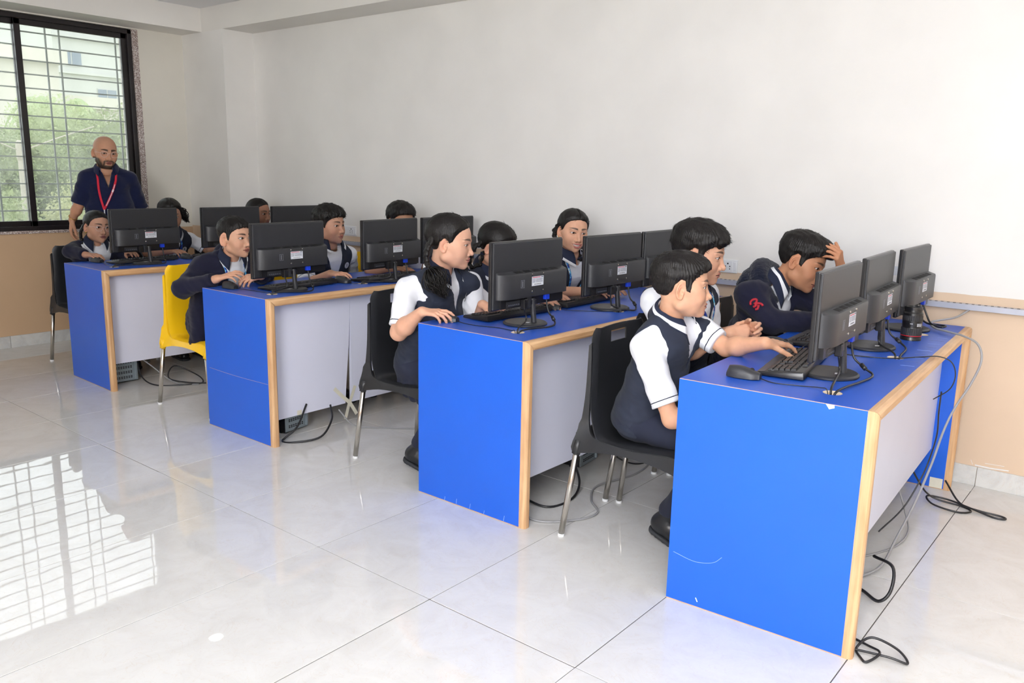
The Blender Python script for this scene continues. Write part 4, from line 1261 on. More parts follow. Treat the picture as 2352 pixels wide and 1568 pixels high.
child_tube(mouse['D2'], 'cord', [msnose('D2'), (-1.09, -1.19, ZT), (-1.06, -1.15, ZT + 0.03), (-1.08, -1.10, ZT + 0.03), (-1.03, -1.02, ZT + 0.002)], 0.0016, M_cable, 6)
child_tube(mouse['C2'], 'cord', [msnose('C2'), (-2.25, -1.09, ZT), (-2.18, -1.05, ZT), (-2.10, -0.98, ZT), (-2.08, -0.94, ZT), dloc('C', *HOLES['C'][1], TOP - .05)], 0.0016, M_cable, 6)
child_tube(mouse['B2'], 'cord', [msnose('B2'), (-3.69, -1.22, ZT), (-3.64, -1.18, ZT), dloc('B', *HOLES['B'][1], TOP - .05)], 0.0016, M_cable, 6)
child_tube(mouse['A2'], 'cord', [msnose('A2'), (-5.44, -1.18, ZT), (-5.40, -1.10, ZT)], 0.0016, M_cable, 6)
MB().lathe([(0.006, 0), (0.006, 0.002)], (-0.035, -0.02, 0.020), 10).build('glow_spot', mat('painted_red_glow', (220, 40, 30), 0.4), mouse['B2'])  # plain red colour stands in for the glow of the mouse light

# ------------------------------------------------------------------ camera lens on the foreground desk
ln = empty('camera_lens', (-0.822, -0.655, TOP), 0.4, 'black zoom camera lens with red ring standing upright on the desk', 'lens')
M_lens = mat('lens_black', (22, 22, 24), 0.3); M_rub = mat('lens_rubber', (34, 34, 36), 0.6)
S = 0.98
MB().lathe([(0.0405, 0), (0.0405, 0.008), (0.0395, 0.010), (0.0395, 0.0155), (0.0400, 0.016), (0.040, 0.018)], n=40).build('front_barrel', M_lens, ln, angle=30)
MB().lathe([(0.0403, 0.018), (0.0403, 0.0205)], n=40).build('red_ring', mat('red_ring', (206, 30, 40), 0.4), ln)
def ribbed(z0, z1, r, n=72):
    vs = []; fs = []
    for z in (z0, z1):
        for k in range(n):
            a = 2 * PI * k / n; rr = r + (0.0009 if k % 2 else 0)
            vs.append((rr * math.cos(a), rr * math.sin(a), z))
    fs = [(k, (k + 1) % n, n + (k + 1) % n, n + k) for k in range(n)] + [tuple(range(n))[::-1], tuple(range(n, 2 * n))]
    return MB().add(vs, fs)
ribbed(0.021, 0.052, 0.0392).build('zoom_grip', M_rub, ln)
MB().lathe([(0.0385, 0.052), (0.0380, 0.054), (0.0385, 0.058), (0.0385, 0.082)], n=40).build('barrel', M_lens, ln, angle=30)
ribbed(0.082, 0.103, 0.0378).build('focus_grip', M_rub, ln)
MB().lathe([(0.0385, 0.103), (0.038, 0.112), (0.034, 0.118), (0.0335, 0.126), (0.0345, 0.127), (0.0345, 0.137), (0.032, 0.138), (0.026, 0.138), (0.024, 0.133)], n=40).build('rear_barrel', M_lens, ln, angle=30)
MB().lathe([(0.024, 0.1335), (0.022, 0.1345)], n=30).build('rear_glass', M_screen, ln)
tx = MB()
def on_barrel(a0, a1, z0, z1, r=0.0388, mi=0):
    tx.add([(r * math.cos(a), r * math.sin(a), z) for a, z in ((a0, z0), (a1, z0), (a1, z1), (a0, z1))], [(0, 1, 2, 3)], mi)
rr_ = random.Random(2)
for row_, z in enumerate((0.060, 0.0645, 0.069)):
    a = -1.25
    while a < -0.62:
        w = rr_.uniform(0.03, 0.08); on_barrel(a, a + w, z, z + 0.0028); a += w + 0.03
for z in (0.069,):
    for q in range(3): on_barrel(-1.95 + 0.1 * q, -1.89 + 0.1 * q, z, z + 0.003)
tx.build('lettering', M_white_dot, ln)

# ------------------------------------------------------------------ wall raceway and outlets
rw = empty('cable_raceway', (0, 0, 0), label='long aluminium cable raceway with slotted top along the back wall', cat='raceway')
MB().box((-6.38, -0.045, 0.842), (3.1, -0.0005, 0.868), bev=0.001).build('channel', M_trunk, rw)
sl = MB()
for k in range(370):
    x = -6.3 + k * 0.0262
    if x > 3.0: break
    sl.box((x, -0.032, 0.8675), (x + 0.011, -0.018, 0.8688))
tag(sl.build('slots', M_dark, rw), kind='stuff')
def outlet(x, z, lab):
    o = empty('wall_outlet', (x, -0.0005, z), label=lab, cat='outlet', group='white outlet plates on the back wall')
    MB().box((-0.068, -0.011, -0.037), (0.068, 0, 0.037), bev=0.003).build('plate', M_plate, o)
    MB().box((-0.062, -0.0125, -0.031), (0.040, -0.010, 0.031), bev=0.001).build('socket_block', M_plate, o)
    hs = MB()
    for (hx, hz, r) in ((0.012, 0.014, 0.0042), (-0.001, -0.001, 0.003), (0.025, -0.001, 0.003), (-0.001, -0.015, 0.0026), (0.025, -0.015, 0.0026)):
        hs.lathe([(r, -0.0128), (r, -0.0122)], (hx, 0, hz), 10, axis=1) if False else hs.box((hx - r, -0.0130, hz - r), (hx + r, -0.0124, hz + r))
    hs.build('socket_holes', M_dark, o)
    MB().box((0.046, -0.0145, -0.024), (0.062, -0.010, 0.024), bev=0.002).build('rocker', M_plate, o)
    return o
outlet(-1.955, 0.942, 'white outlet plate behind the tall boy\'s face')
outlet(-5.16, 0.952, 'white outlet plate behind the boy with the mouse')
for q, (x, z) in enumerate(((-1.22, 0.995), (-1.07, 0.992))):
    t = MB().box((x - 0.02, -0.0016, z - 0.022), (x + 0.02, -0.0004, z + 0.022)).build('tape_scrap', mat('clear_tape', (224, 228, 232), 0.25))
    tag(t, ('left' if q == 0 else 'right') + ' one of two clear tape scraps on the back wall', 'tape', 'tape scraps on the wall')
# flaking paint above the skirting
fk = MB()
for (x0, z0, x1, z1, w) in ((-0.62, 0.100, -0.56, 0.099, 0.006), (-0.56, 0.099, -0.48, 0.105, 0.005), (-0.63, 0.100, -0.64, 0.122, 0.004), (-0.58, 0.118, -0.50, 0.122, 0.002), (-0.735, 0.118, -0.715, 0.12, 0.003)):
    fk.add([(x0, -0.0012, z0 - w / 2), (x1, -0.0012, z1 - w / 2), (x1, -0.0012, z1 + w / 2), (x0, -0.0012, z0 + w / 2)], [(0, 1, 2, 3)])
tag(fk.build('paint_flakes', M_paper), 'white flaking paint patch just above the skirting at right', 'paint flakes')

# ------------------------------------------------------------------ computer towers under the desks
def make_tower():
    t = empty('computer_tower')
    MB().box((-0.40, -0.088, 0.008), (-0.001, 0.088, 0.38), bev=0.004).build('case', M_black2, t)
    MB().box((-0.002, -0.085, 0.012), (0.001, 0.085, 0.376), bev=0.001).build('rear_plate', M_case, t)
    h = MB()
    for r in range(6):
        for c in range(7): 
            for q in (0, 1): h.box((0.0008, -0.06 + c * 0.016, 0.03 + r * 0.034 + q * 0.009), (0.0016, -0.049 + c * 0.016, 0.036 + r * 0.034 + q * 0.009))
    tag(h.build('vent_holes', M_dark, t), kind='stuff')
    MB().box((0.0005, 0.062, 0.02), (0.010, 0.078, 0.20), bev=0.002).build('card_bracket', M_case, t)
    for y in (-0.07, 0.07):
        for x in (-0.35, -0.05): MB().box((x - 0.015, y - 0.012, 0), (x + 0.015, y + 0.012, 0.01)).build('foot', M_black2, t)
    return t
TW = {'A': (-5.345, -1.80, -0.04, 'computer tower with grey perforated back under the window desk'), 'B': (-3.66, -1.665, 0.15, 'computer tower with grey perforated back under the cracked panel'),
      'C': (-2.15, -1.02, 0.1, 'dark computer tower in shade under the bright blue middle desk')}
proto_tw = make_tower()
for i, k in enumerate(TW):
    o = proto_tw if i == 0 else copy_tree(proto_tw)
    x, y, t, lab = TW[k]
    o.location = (x, y, 0); o.rotation_euler = (0, 0, t); tag(o, lab, 'computer', 'computer towers on the floor under the desks')

# ------------------------------------------------------------------ loose cables
def cable(name, pts, r, m, lab, cat='cable', sub=8):
    o = MB().tube(spline(pts, sub), r, 8).build(name, m, smooth=True)
    return tag(o, lab, cat)
f = 0.005
cable('floor_cable', [(-0.72, -1.76, f), (-0.585, -1.800, .006), (-0.535, -1.845, .02), (-0.556, -1.897, .006), (-0.578, -1.885, .006), (-0.603, -1.842, .008), (-0.575, -1.79, .03), (-0.50, -1.792, .022), (-0.46, -1.825, .006), (-0.515, -1.846, .016), (-0.66, -1.865, .006)], 0.0038, M_cable, 'black cable looped on the tiles beside the foreground desk foot')
cable('floor_cable', [(-0.70, -1.35, .10), (-0.615, -1.44, .12), (-0.60, -1.50, .06), (-0.63, -1.52, .02), (-0.70, -1.46, .012), (-0.80, -1.40, .006)], 0.0058, M_cable, 'thick black cable loop hanging low beyond the foreground desk leg')
cable('floor_cable', [(-0.86, -0.50, .30), (-0.78, -0.40, .10), (-0.72, -0.36, .02), (-0.60, -0.35, f), (-0.555, -0.39, f), (-0.60, -0.44, .006), (-0.70, -0.43, .012), (-0.74, -0.36, .02), (-0.66, -0.33, .014), (-0.56, -0.37, .013), (-0.47, -0.395, f), (-0.425, -0.385, f), (-0.44, -0.36, f), (-0.53, -0.365, .009), (-0.61, -0.345, .018), (-0.69, -0.27, .08)], 0.0042, M_cable, 'black cable bundle on the floor at the far foot of foreground desk')
cable('network_cable', [(-0.725, -0.035, 0.842), (-0.76, -0.14, 0.815), (-0.83, -0.25, 0.80), (-0.80, -0.36, 0.793), (-0.74, -0.42, 0.792), (-0.66, -0.47, 0.788), (-0.597, -0.50, 0.765), (-0.575, -0.515, 0.70), (-0.60, -0.53, 0.60), (-0.64, -0.56, 0.50), (-0.665, -0.60, 0.40), (-0.675, -0.70, 0.28), (-0.69, -0.85, 0.15), (-0.70, -1.05, 0.06), (-0.70, -1.25, .02), (-0.76, -1.40, .006)], 0.0046, M_gcable, 'grey network cable from the raceway over the edge of the foreground desk')
cable('network_cable', [(-0.86, -0.62, .25), (-0.75, -0.72, .06), (-0.70, -0.86, .02), (-0.72, -1.02, f), (-0.80, -1.2, f), (-0.88, -1.3, f)], 0.0036, M_gcable, 'grey network cable curling under the foreground desk panel')
cable('desk_cable', [(-1.02, -1.14, ZT), (-0.93, -1.19, ZT + .004), (-0.85, -1.16, ZT), (-0.77, -1.12, ZT), (-0.70, -1.02, ZT), (-0.645, -0.98, ZT + .004), (-0.602, -0.965, TOP - .012), (-0.585, -0.96, TOP - 0.06), (-0.60, -0.95, 0.66), (-0.66, -0.9, 0.60)], 0.0022, M_cable, 'thin black cable crossing the foreground desk and dropping over its edge')
cable('desk_cable', [(-0.63, -0.93, 0.64), (-0.645, -0.85, 0.54), (-0.66, -0.75, 0.42), (-0.685, -0.70, 0.30), (-0.70, -0.74, 0.22), (-0.74, -0.80, 0.10), (-0.80, -0.9, 0.01)], 0.003, M_cable, 'black cable hanging down the white panel of the foreground desk')
cable('monitor_cable', [mpt('D3', .03, .099, .105), mpt('D3', .05, .10, .06), mpt('D3', .07, .085, .03), mpt('D3', .10, .06, .018), mpt('D3', .13, .045, .02), mpt('D3', .135, .08, .022), mpt('D3', .09, .10, .02), mpt('D3', .06, .06, .03), mpt('D3', .034, -.062, .085)], 0.0042, M_cable, 'bundled black cord behind the camera lens')
cable('floor_cable', [(-3.60, -1.64, 0.16), (-3.555, -1.74, 0.06), (-3.56, -1.83, f), (-3.49, -1.80, f), (-3.43, -1.68, .02), (-3.46, -1.58, .09), (-3.52, -1.54, 0.15)], 0.0055, M_cable, 'black cable loop on the floor under the cracked white panel')
cable('network_cable', [(-3.50, -1.50, .12), (-3.46, -1.44, .03), (-3.40, -1.36, f), (-3.20, -1.20, f), (-2.95, -1.02, f), (-2.7, -0.85, f), (-2.6, -0.75, .02)], 0.004, M_gcable, 'grey network cable on the floor behind the masking tape')
cable('floor_cable', [(-5.33, -1.72, .15), (-5.24, -1.74, .05), (-5.12, -1.70, f), (-4.98, -1.52, f), (-5.0, -1.44, f), (-5.12, -1.42, .03), (-5.22, -1.52, .09), (-5.15, -1.60, .03), (-5.03, -1.52, .006), (-4.9, -1.40, f), (-4.7, -1.18, f), (-4.5, -1.0, f)], 0.0045, M_cable, 'black cable coil on the floor beside the window desk tower')
cable('network_cable', [(-5.33, -1.70, .16), (-5.23, -1.66, .10), (-5.15, -1.61, .03), (-5.05, -1.58, f), (-4.95, -1.50, f)], 0.004, M_gcable, 'grey network cable coming out of the window desk tower')
cable('network_cable', [(-2.12, -1.68, .02), (-1.93, -1.745, f), (-1.80, -1.62, f), (-1.78, -1.50, f), (-1.88, -1.40, f), (-1.95, -1.24, f), (-1.90, -1.0, f), (-1.93, -0.80, f), (-2.02, -0.74, f), (-2.1, -0.66, .02)], 0.0045, M_gcable, 'grey network cable curving over the tiles beside the black chair')
cable('floor_cable', [(-2.15, -1.60, .02), (-1.98, -1.60, f), (-1.95, -1.45, f), (-2.0, -1.32, .04), (-2.1, -1.25, .12)], 0.0055, M_cable, 'black cable under the bright blue middle desk')
cable('floor_cable', [(-2.13, -0.98, .2), (-2.06, -0.94, .06), (-1.98, -0.88, .01), (-1.95, -0.76, f), (-2.05, -0.66, .04), (-2.12, -0.62, .2)], 0.004, M_cable, 'thin black cable hanging beside the dark tower')
# ------------------------------------------------------------------ chairs
def make_chair(name, m):
    """moulded one-piece shell on four steel legs; faces +X, origin on the floor under the seat centre"""
    c = empty(name)
    # profile of the shell in (x, z): backrest top -> seat front
    prof = [(-0.165, 0.850), (-0.163, 0.80), (-0.161, 0.72), (-0.162, 0.62), (-0.160, 0.54), (-0.148, 0.475), (-0.125, 0.437), (-0.06, 0.425), (0.03, 0.427), (0.12, 0.436), (0.19, 0.440), (0.222, 0.425), (0.232, 0.40)]
    P = spline([(a, 0, b) for a, b in prof], 4)
    n = len(P); nw = 20
    def half(i):
        z = P[i][2]; x = P[i][0]
        if i < n * 0.42:
            t = (z - 0.47) / 0.38
            return 0.205 - 0.012 * max(0, t) - 0.025 * max(0.0, (t - 0.90) / 0.10) ** 2
        return 0.205 + 0.006 * (x + 0.2)
    def shell(i, j):
        u = -1 + 2 * j / nw
        x, _, z = P[i]; h = half(i)
        t = max(0.0, min(1.0, (z - 0.47) / 0.2)) if i < n * 0.5 else 0.0
        cx = -0.020 * (1 - u * u) * t                       # dished backrest
        cz = -0.012 * (1 - u * u) * (1 - t)                 # dished seat
        edge = max(0.0, abs(u) - 0.86) / 0.14
        return np.array([x + cx + (-0.014 * edge ** 2) * t, u * h, z + cz - 0.014 * edge ** 2 * (1 - t)])
    G = [[shell(i, j) for j in range(nw + 1)] for i in range(n)]
    th = 0.006
    # hand slot near the top of the backrest
    zs0, zs1 = 0.785, 0.812
    vs = []; fs = []; idx = {}
    def off(i, j):
        a = G[min(i + 1, n - 1)][j] - G[max(i - 1, 0)][j]; b = G[i][min(j + 1, nw)] - G[i][max(j - 1, 0)]
        nn = np.cross(a, b); return nn / (np.linalg.norm(nn) + 1e-9)
    for i in range(n):
        for j in range(nw + 1):
            q = off(i, j)
            vs.append(G[i][j]); vs.append(G[i][j] + q * th)
    V = lambda i, j, s: 2 * (i * (nw + 1) + j) + s
    hole = set()
    rows_ = [i for i in range(n - 1) if zs0 - 0.012 <= (P[i][2] + P[i + 1][2]) / 2 <= zs1 + 0.012 and i < n * 0.4]
    for i in rows_:
        for j in range(7, nw - 7): hole.add((i, j))
    for i in range(n - 1):
        for j in range(nw):
            if (i, j) in hole: continue
            fs.append((V(i, j, 0), V(i, j + 1, 0), V(i + 1, j + 1, 0), V(i + 1, j, 0)))
            fs.append((V(i, j, 1), V(i + 1, j, 1), V(i + 1, j + 1, 1), V(i, j + 1, 1)))
            for (di, dj, a, b) in ((-1, 0, (i, j), (i, j + 1)), (1, 0, (i + 1, j + 1), (i + 1, j)), (0, -1, (i + 1, j), (i, j)), (0, 1, (i, j + 1), (i + 1, j + 1))):
                ii, jj = i + di, j + dj
                if (ii, jj) in hole or ii < 0 or jj < 0 or ii >= n - 1 or jj >= nw:
                    fs.append((V(a[0], a[1], 0), V(a[0], a[1], 1), V(b[0], b[1], 1), V(b[0], b[1], 0)))
    MB().add(vs, fs).build('shell', m, c, angle=45)
    # side skirts that run down into the leg sockets
    for s in (-1, 1):
        top = [(-0.170, 0.80), (-0.168, 0.72), (-0.168, 0.62), (-0.170, 0.54), (-0.168, 0.48), (-0.155, 0.44), (-0.11, 0.425), (0.0, 0.420), (0.10, 0.426), (0.19, 0.432), (0.235, 0.42)]
        bot = [(-0.180, 0.79), (-0.182, 0.72), (-0.186, 0.62), (-0.194, 0.54), (-0.208, 0.46), (-0.232, 0.365), (-0.10, 0.385), (0.0, 0.392), (0.10, 0.388), (0.195, 0.372), (0.245, 0.350)]
        top = spline([(a, 0, b) for a, b in top], 4); bot = spline([(a, 0, b) for a, b in bot], 4)
        vs = []; fs = []
        for t, b in zip(top, bot):
            for (p, y) in ((t, 0.196), (t, 0.206), (b, 0.209 if b[2] > .5 else 0.222), (b, 0.20 if b[2] > .5 else 0.212)): vs.append((p[0], s * y, p[2]))
        m_ = len(top)
        for i in range(m_ - 1):
            for k in range(4): fs.append((4 * i + k, 4 * i + (k + 1) % 4, 4 * i + 4 + (k + 1) % 4, 4 * i + 4 + k))
        fs += [(0, 1, 2, 3), tuple(4 * (m_ - 1) + k for k in range(4))]
        MB().add(vs, fs).build('side_skirt', m, c, angle=50)
        for (x, dx) in ((-0.212, -0.055), (0.218, 0.045)):
            MB().tube([(x - 0.0 * dx, s * 0.205, 0.41), (x + 0.12 * dx, s * 0.212, 0.355)], [0.016, 0.0175], 12).build('leg_socket', m, c, smooth=True)
            lg = MB().tube([(x, s * 0.207, 0.40), (x + dx, s * 0.225, 0.006)], 0.0125, 14).build('leg', M_chrome, c, smooth=True)
            MB().tube([(x + dx * .985, s * 0.2245, 0.012), (x + dx, s * 0.225, 0.0)], 0.0135, 12).build('foot_cap', M_plate, lg)
    fa = [(-0.222, 0.40), (-0.222, 0.375), (-0.222, 0.36)]
    # rear apron between the back sockets
    vs = [];
    pts = spline([(-0.222, -0.20, 0.385), (-0.19, -0.10, 0.41), (-0.185, 0, 0.418), (-0.19, 0.10, 0.41), (-0.222, 0.20, 0.385)], 4)
    fs = []
    for p in pts: vs += [(p[0], p[1], p[2] + 0.05), (p[0] - 0.008, p[1], p[2] + 0.05), (p[0] - 0.010, p[1], p[2] - 0.01), (p[0], p[1], p[2] - 0.01)]
    for i in range(len(pts) - 1):
        for k in range(4): fs.append((4 * i + k, 4 * i + (k + 1) % 4, 4 * i + 4 + (k + 1) % 4, 4 * i + 4 + k))
    MB().add(vs, fs).build('rear_apron', m, c, angle=50)
    return c
CH = {  # centre x, y, yaw, colour, label
    'D1': (-1.505, -1.555, 0.02, 'k', 'black plastic chair under the boy in the foreground'),
    'D2': (-1.57, -1.13, 0.02, 'k', 'black plastic chair under the tall boy with clasped hands'),
    'D3': (-1.52, -0.64, 0.05, 'k', 'black plastic chair under the boy holding his forehead'),
    'C1': (-2.825, -1.50, 0.05, 'k', 'black plastic chair under the braided girl in profile'),
    'C2': (-2.90, -1.00, 0.0, 'k', 'black plastic chair under the girl half hidden behind the middle monitor'),
    'C3': (-2.88, -0.50, 0.0, 'k', 'black plastic chair under the smiling girl by the back wall'),
    'B1': (-4.445, -1.665, 0.05, 'y', 'yellow plastic chair under the boy in the navy fleece'),
    'B2': (-4.40, -0.98, 0.0, 'y', 'yellow plastic chair under the boy whose hand holds the glowing mouse'),
    'B3': (-4.42, -0.49, 0.0, 'y', 'yellow plastic chair near the wall behind the yellow slot backrest'),
    'A1': (-6.08, -1.63, 0.03, 'k', 'black chair under the girl with glasses'),
    'A2': (-6.12, -1.08, 0.0, 'k', 'black chair under the curly haired girl'),
    'A3': (-6.08, -0.52, 0.0, 'k', 'black chair under the girl in the far corner')}
pk = make_chair('black_chair', M_chblack); py_ = make_chair('yellow_chair', M_chyel)
used = {'k': 0, 'y': 0}
for k in CH:
    x, y, t, c, lab = CH[k]
    pr = pk if c == 'k' else py_
    o = pr if not used[c] else copy_tree(pr)
    used[c] += 1
    o.location = (x, y, 0); o.rotation_euler = (0, 0, t)
    tag(o, lab, 'chair', 'black plastic classroom chairs' if c == 'k' else 'yellow plastic classroom chairs')
# ------------------------------------------------------------------ bodies and clothes
def cloth_mat(name, rgb, rough=0.85, weave=1400, bump=0.25, sheen=0.04, noise=0.05):
    return mat(name, rgb, rough, noise=noise, nscale=25, bump=bump, bscale=weave, sheen=sheen, spec=0.25)
M_vest = cloth_mat('navy_vest_cloth', (37, 42, 56))
M_shirt = cloth_mat('white_shirt_cotton', (238, 240, 246), 0.8, 1600, 0.12, 0.05, 0.015)
M_jack = cloth_mat('navy_fleece', (24, 25, 44), 0.95, 700, 0.5, 0.08)
M_fuzz = cloth_mat('navy_fleece_lining', (20, 24, 40), 1.0, 260, 1.0, 0.15, 0.15)
M_trous = cloth_mat('navy_trouser_cloth', (34, 38, 54))
M_polo = cloth_mat('navy_polo_knit', (16, 24, 58), 0.9, 900, 0.3, 0.2)
M_navy = cloth_mat('navy_collar_cloth', (32, 38, 58))
M_pipe = cloth_mat('white_piping', (240, 242, 246))
M_shoe = mat('black_shoe_leather', (26, 28, 32), 0.32)
M_sole = mat('shoe_sole', (40, 42, 46), 0.7)
M_gold = mat('gold', (212, 170, 84), 0.25, metal=1.0)
M_frame = mat('clear_pink_frame', (216, 190, 180), 0.15)
M_teeth = mat('teeth', (238, 234, 226), 0.25)
M_red = cloth_mat('red_lanyard', (206, 40, 62), 0.6)
M_emb = mat('red_emblem', (164, 28, 44), 0.8)
def lanyard_mat():
    m = bpy.data.materials.new('blue_lanyard'); m.use_nodes = True
    nt = m.node_tree; b = nt.nodes['Principled BSDF']; b.inputs['Roughness'].default_value = 0.5
    tc = nt.nodes.new('ShaderNodeTexCoord'); n = nt.nodes.new('ShaderNodeTexNoise'); n.inputs['Scale'].default_value = 55; n.inputs['Detail'].default_value = 4
    nt.links.new(tc.outputs['Object'], n.inputs['Vector'])
    cr = nt.nodes.new('ShaderNodeValToRGB')
    for p, c in ((0.40, (30, 50, 150)), (0.50, (40, 110, 200)), (0.56, (70, 190, 230)), (0.64, (220, 232, 244))):
        e = cr.color_ramp.elements.new(p); e.color = lin(c) + (1,)
    cr.color_ramp.elements.remove(cr.color_ramp.elements[0]); cr.color_ramp.elements[-1].color = lin((220, 232, 244)) + (1,)
    nt.links.new(n.outputs['Fac'], cr.inputs[0]); nt.links.new(cr.outputs[0], b.inputs['Base Color'])
    return m
M_blan = lanyard_mat()

def hand_parts(W, d, n, right, sc=0.9, curl=(20, 30, 20), spread=6, thumb=(35, 20), tw=1.0):
    """palm cones, and one list of cones per finger"""
    d = nrm(d); n = np.asarray(n, float); n = nrm(n - d * (n @ d))
    t = np.cross(d, n) * (-1 if right else 1)
    W = np.asarray(W, float)
    base = [(0.0245, 0.079), (0.0085, 0.084), (-0.0080, 0.080), (-0.0225, 0.071)]
    lens = [(0.037, 0.024, 0.019), (0.041, 0.027, 0.020), (0.038, 0.025, 0.019), (0.029, 0.019, 0.017)]
    rad = [0.0083, 0.0085, 0.0080, 0.0070]
    palm = []; fing = []
    for i, (a, b) in enumerate(base):
        K = W + (d * b + t * a) * sc + n * 0.002 * sc
        palm.append((W + (t * a * 0.55 + d * 0.012) * sc, K, 0.0125 * sc, 0.0100 * sc))
        cu = curl[i] if isinstance(curl[0], (tuple, list)) else curl
        sp = math.radians(spread) * (1.3, 0.35, -0.5, -1.4)[i]
        dd = nrm(d * math.cos(sp) + t * math.sin(sp))
        ang = 0.0; p = K; seg = []
        for j in range(3):
            ang += math.radians(cu[j])
            v = dd * math.cos(ang) - n * math.sin(ang)
            q = p + v * lens[i][j] * sc
            r0 = rad[i] * sc * (1.04, 0.95, 0.86)[j]; r1 = rad[i] * sc * (0.95, 0.86, 0.74)[j]
            seg.append((p, q, r0, r1)); p = q
        fing.append(seg)
    # thumb: leaves the side of the palm near its base
    tb = W + (d * 0.022 + t * 0.018) * sc - n * 0.004 * sc
    a0 = math.radians(thumb[0])
    v1 = nrm(d * math.cos(a0) + t * math.sin(a0) * tw - n * 0.30)
    t1 = tb + v1 * 0.042 * sc
    v2 = nrm(d * math.cos(a0 - math.radians(thumb[1])) + t * math.sin(a0 - math.radians(thumb[1])) * tw - n * 0.35)
    t2 = t1 + v2 * 0.032 * sc
    v3 = nrm(d * math.cos(a0 - 1.7 * math.radians(thumb[1])) + t * math.sin(a0 - 1.7 * math.radians(thumb[1])) * tw - n * 0.38)
    t3 = t2 + v3 * 0.024 * sc
    th = [(tb, t1, 0.0125 * sc, 0.0105 * sc), (t1, t2, 0.0102 * sc, 0.0090 * sc), (t2, t3, 0.0092 * sc, 0.0074 * sc)]
    return palm, fing, th

def arm_field(A, sc):
    S, E, W = (np.asarray(A[k], float) for k in 'SEW')
    palm, fing, th = hand_parts(W, A['d'], A['n'], A['right'], sc * A.get('hsc', 1.0), A.get('curl', (20, 30, 20)), A.get('spread', 6), A.get('thumb', (38, 18)))
    d_ = nrm(A['d'])
    M = E + (W - E) * 0.32
    fat = A.get('fat', 1.0)
    def f(P):
        a = cone(P, S, E, 0.041 * sc * fat, 0.034 * sc * fat)
        a = smin(a, cone(P, E, M, 0.0335 * sc * fat, 0.0365 * sc * fat), 0.02)
        a = smin(a, cone(P, M, W, 0.0365 * sc * fat, 0.0245 * sc), 0.02)
        p = None
        for c in palm:
            x = cone(P, *c); p = x if p is None else smin(p, x, 0.010 * sc)
        a = smin(a, p, 0.018)
        out = a
        for seg in fing:
            x = cone(P, *seg[0])
            for c in seg[1:]: x = smin(x, cone(P, *c), 0.003)
            out = np.minimum(out, smin(a, x, 0.006))
        x = cone(P, *th[0])
        for c in th[1:]: x = smin(x, cone(P, *c), 0.004)
        return np.minimum(out, smin(a, x, 0.010))
    pts = [S, E, W] + [c[1] for seg in fing for c in seg] + [c[1] for c in th]
    nails = [(seg[-1][1], nrm(seg[-1][1] - seg[-1][0])) for seg in fing]
    return f, np.min(pts, 0) - 0.055 * sc, np.max(pts, 0) + 0.055 * sc, nails

class Torso:
    """seated or standing trunk in its own frame: x right, y front, z from pelvis P to neck base N"""
    def __init__(s, P, N, yaw, fat=1.0, sc=1.0, SR=None, SL=None, belly=0.0):
        s.P = np.asarray(P, float); s.N = np.asarray(N, float)
        s.u = nrm(s.N - s.P); s.L = np.linalg.norm(s.N - s.P)
        f = V3(math.cos(yaw), math.sin(yaw), 0); s.f = nrm(f - s.u * (f @ s.u)); s.r = np.cross(s.f, s.u)
        s.fat, s.sc, s.belly = fat, sc, belly
        hw = 0.150 * sc
        s.SR = np.asarray(SR, float) if SR is not None else s.pt(hw, 0.0, s.L - 0.045)
        s.SL = np.asarray(SL, float) if SL is not None else s.pt(-hw, 0.0, s.L - 0.045)
        s.R = np.stack([s.r, s.f, s.u], 0)
        s.sr, s.sl = s.loc(s.SR[None])[0], s.loc(s.SL[None])[0]
    def pt(s, x, y, z): return s.P + s.r * x + s.f * y + s.u * z
    def loc(s, P): return (P - s.P) @ s.R.T if hasattr(s, 'R') else (P - s.P) @ np.stack([s.r, s.f, s.u], 0).T
    def field(s, q, grow=0.0):
        L, k = s.L, s.fat * s.sc
        X = q * V3(1 / 1.42, 1, 1)
        d = cone(X, (0, 0.0, -0.02), (0, 0.012 + s.belly, 0.42 * L), 0.104 * k, 0.094 * k + s.belly * .5)
        d = smin(d, cone(X, (0, 0.012 + s.belly, 0.42 * L), (0, 0.008, 0.78 * L), 0.092 * k + s.belly * .5, 0.092 * s.sc), 0.03)
        d = smin(d, cone(X, (0, 0.008, 0.78 * L), (0, -0.008, 0.93 * L), 0.092 * s.sc, 0.055 * s.sc), 0.03)
        for S in (s.sr, s.sl):
            d = smin(d, cone(q, (0.35 * S[0], -0.012, L - 0.012), S * V3(0.93, 1, 1), 0.034 * s.sc, 0.046 * s.sc), 0.035)
            d = smin(d, cone(q, (0.55 * S[0], S[1] * .5, 0.80 * L), S * V3(0.9, 1, 1), 0.06 * s.sc, 0.046 * s.sc), 0.03)
        return d - grow
    def front(s, x, z, fld, y0=0.30):
        """y of the clothed surface at (x, z), looking from the front"""
        ys = np.linspace(y0, -0.05, 141)
        d = fld(np.stack([np.full_like(ys, x), ys, np.full_like(ys, z)], 1))
        k = np.argmax(d < 0)
        return ys[k] if d[k] < 0 else 0.05

def ik(S, W, L1, L2, hint):
    S, W = np.asarray(S, float), np.asarray(W, float)
    v = W - S; D = np.linalg.norm(v); v = v / D
    if D >= L1 + L2 - 1e-3: return S + v * D * L1 / (L1 + L2)
    a = (L1 * L1 - L2 * L2 + D * D) / (2 * D); h = math.sqrt(max(0, L1 * L1 - a * a))
    hh = np.asarray(hint, float); hh = nrm(hh - v * (hh @ v))
    return S + v * a + hh * h

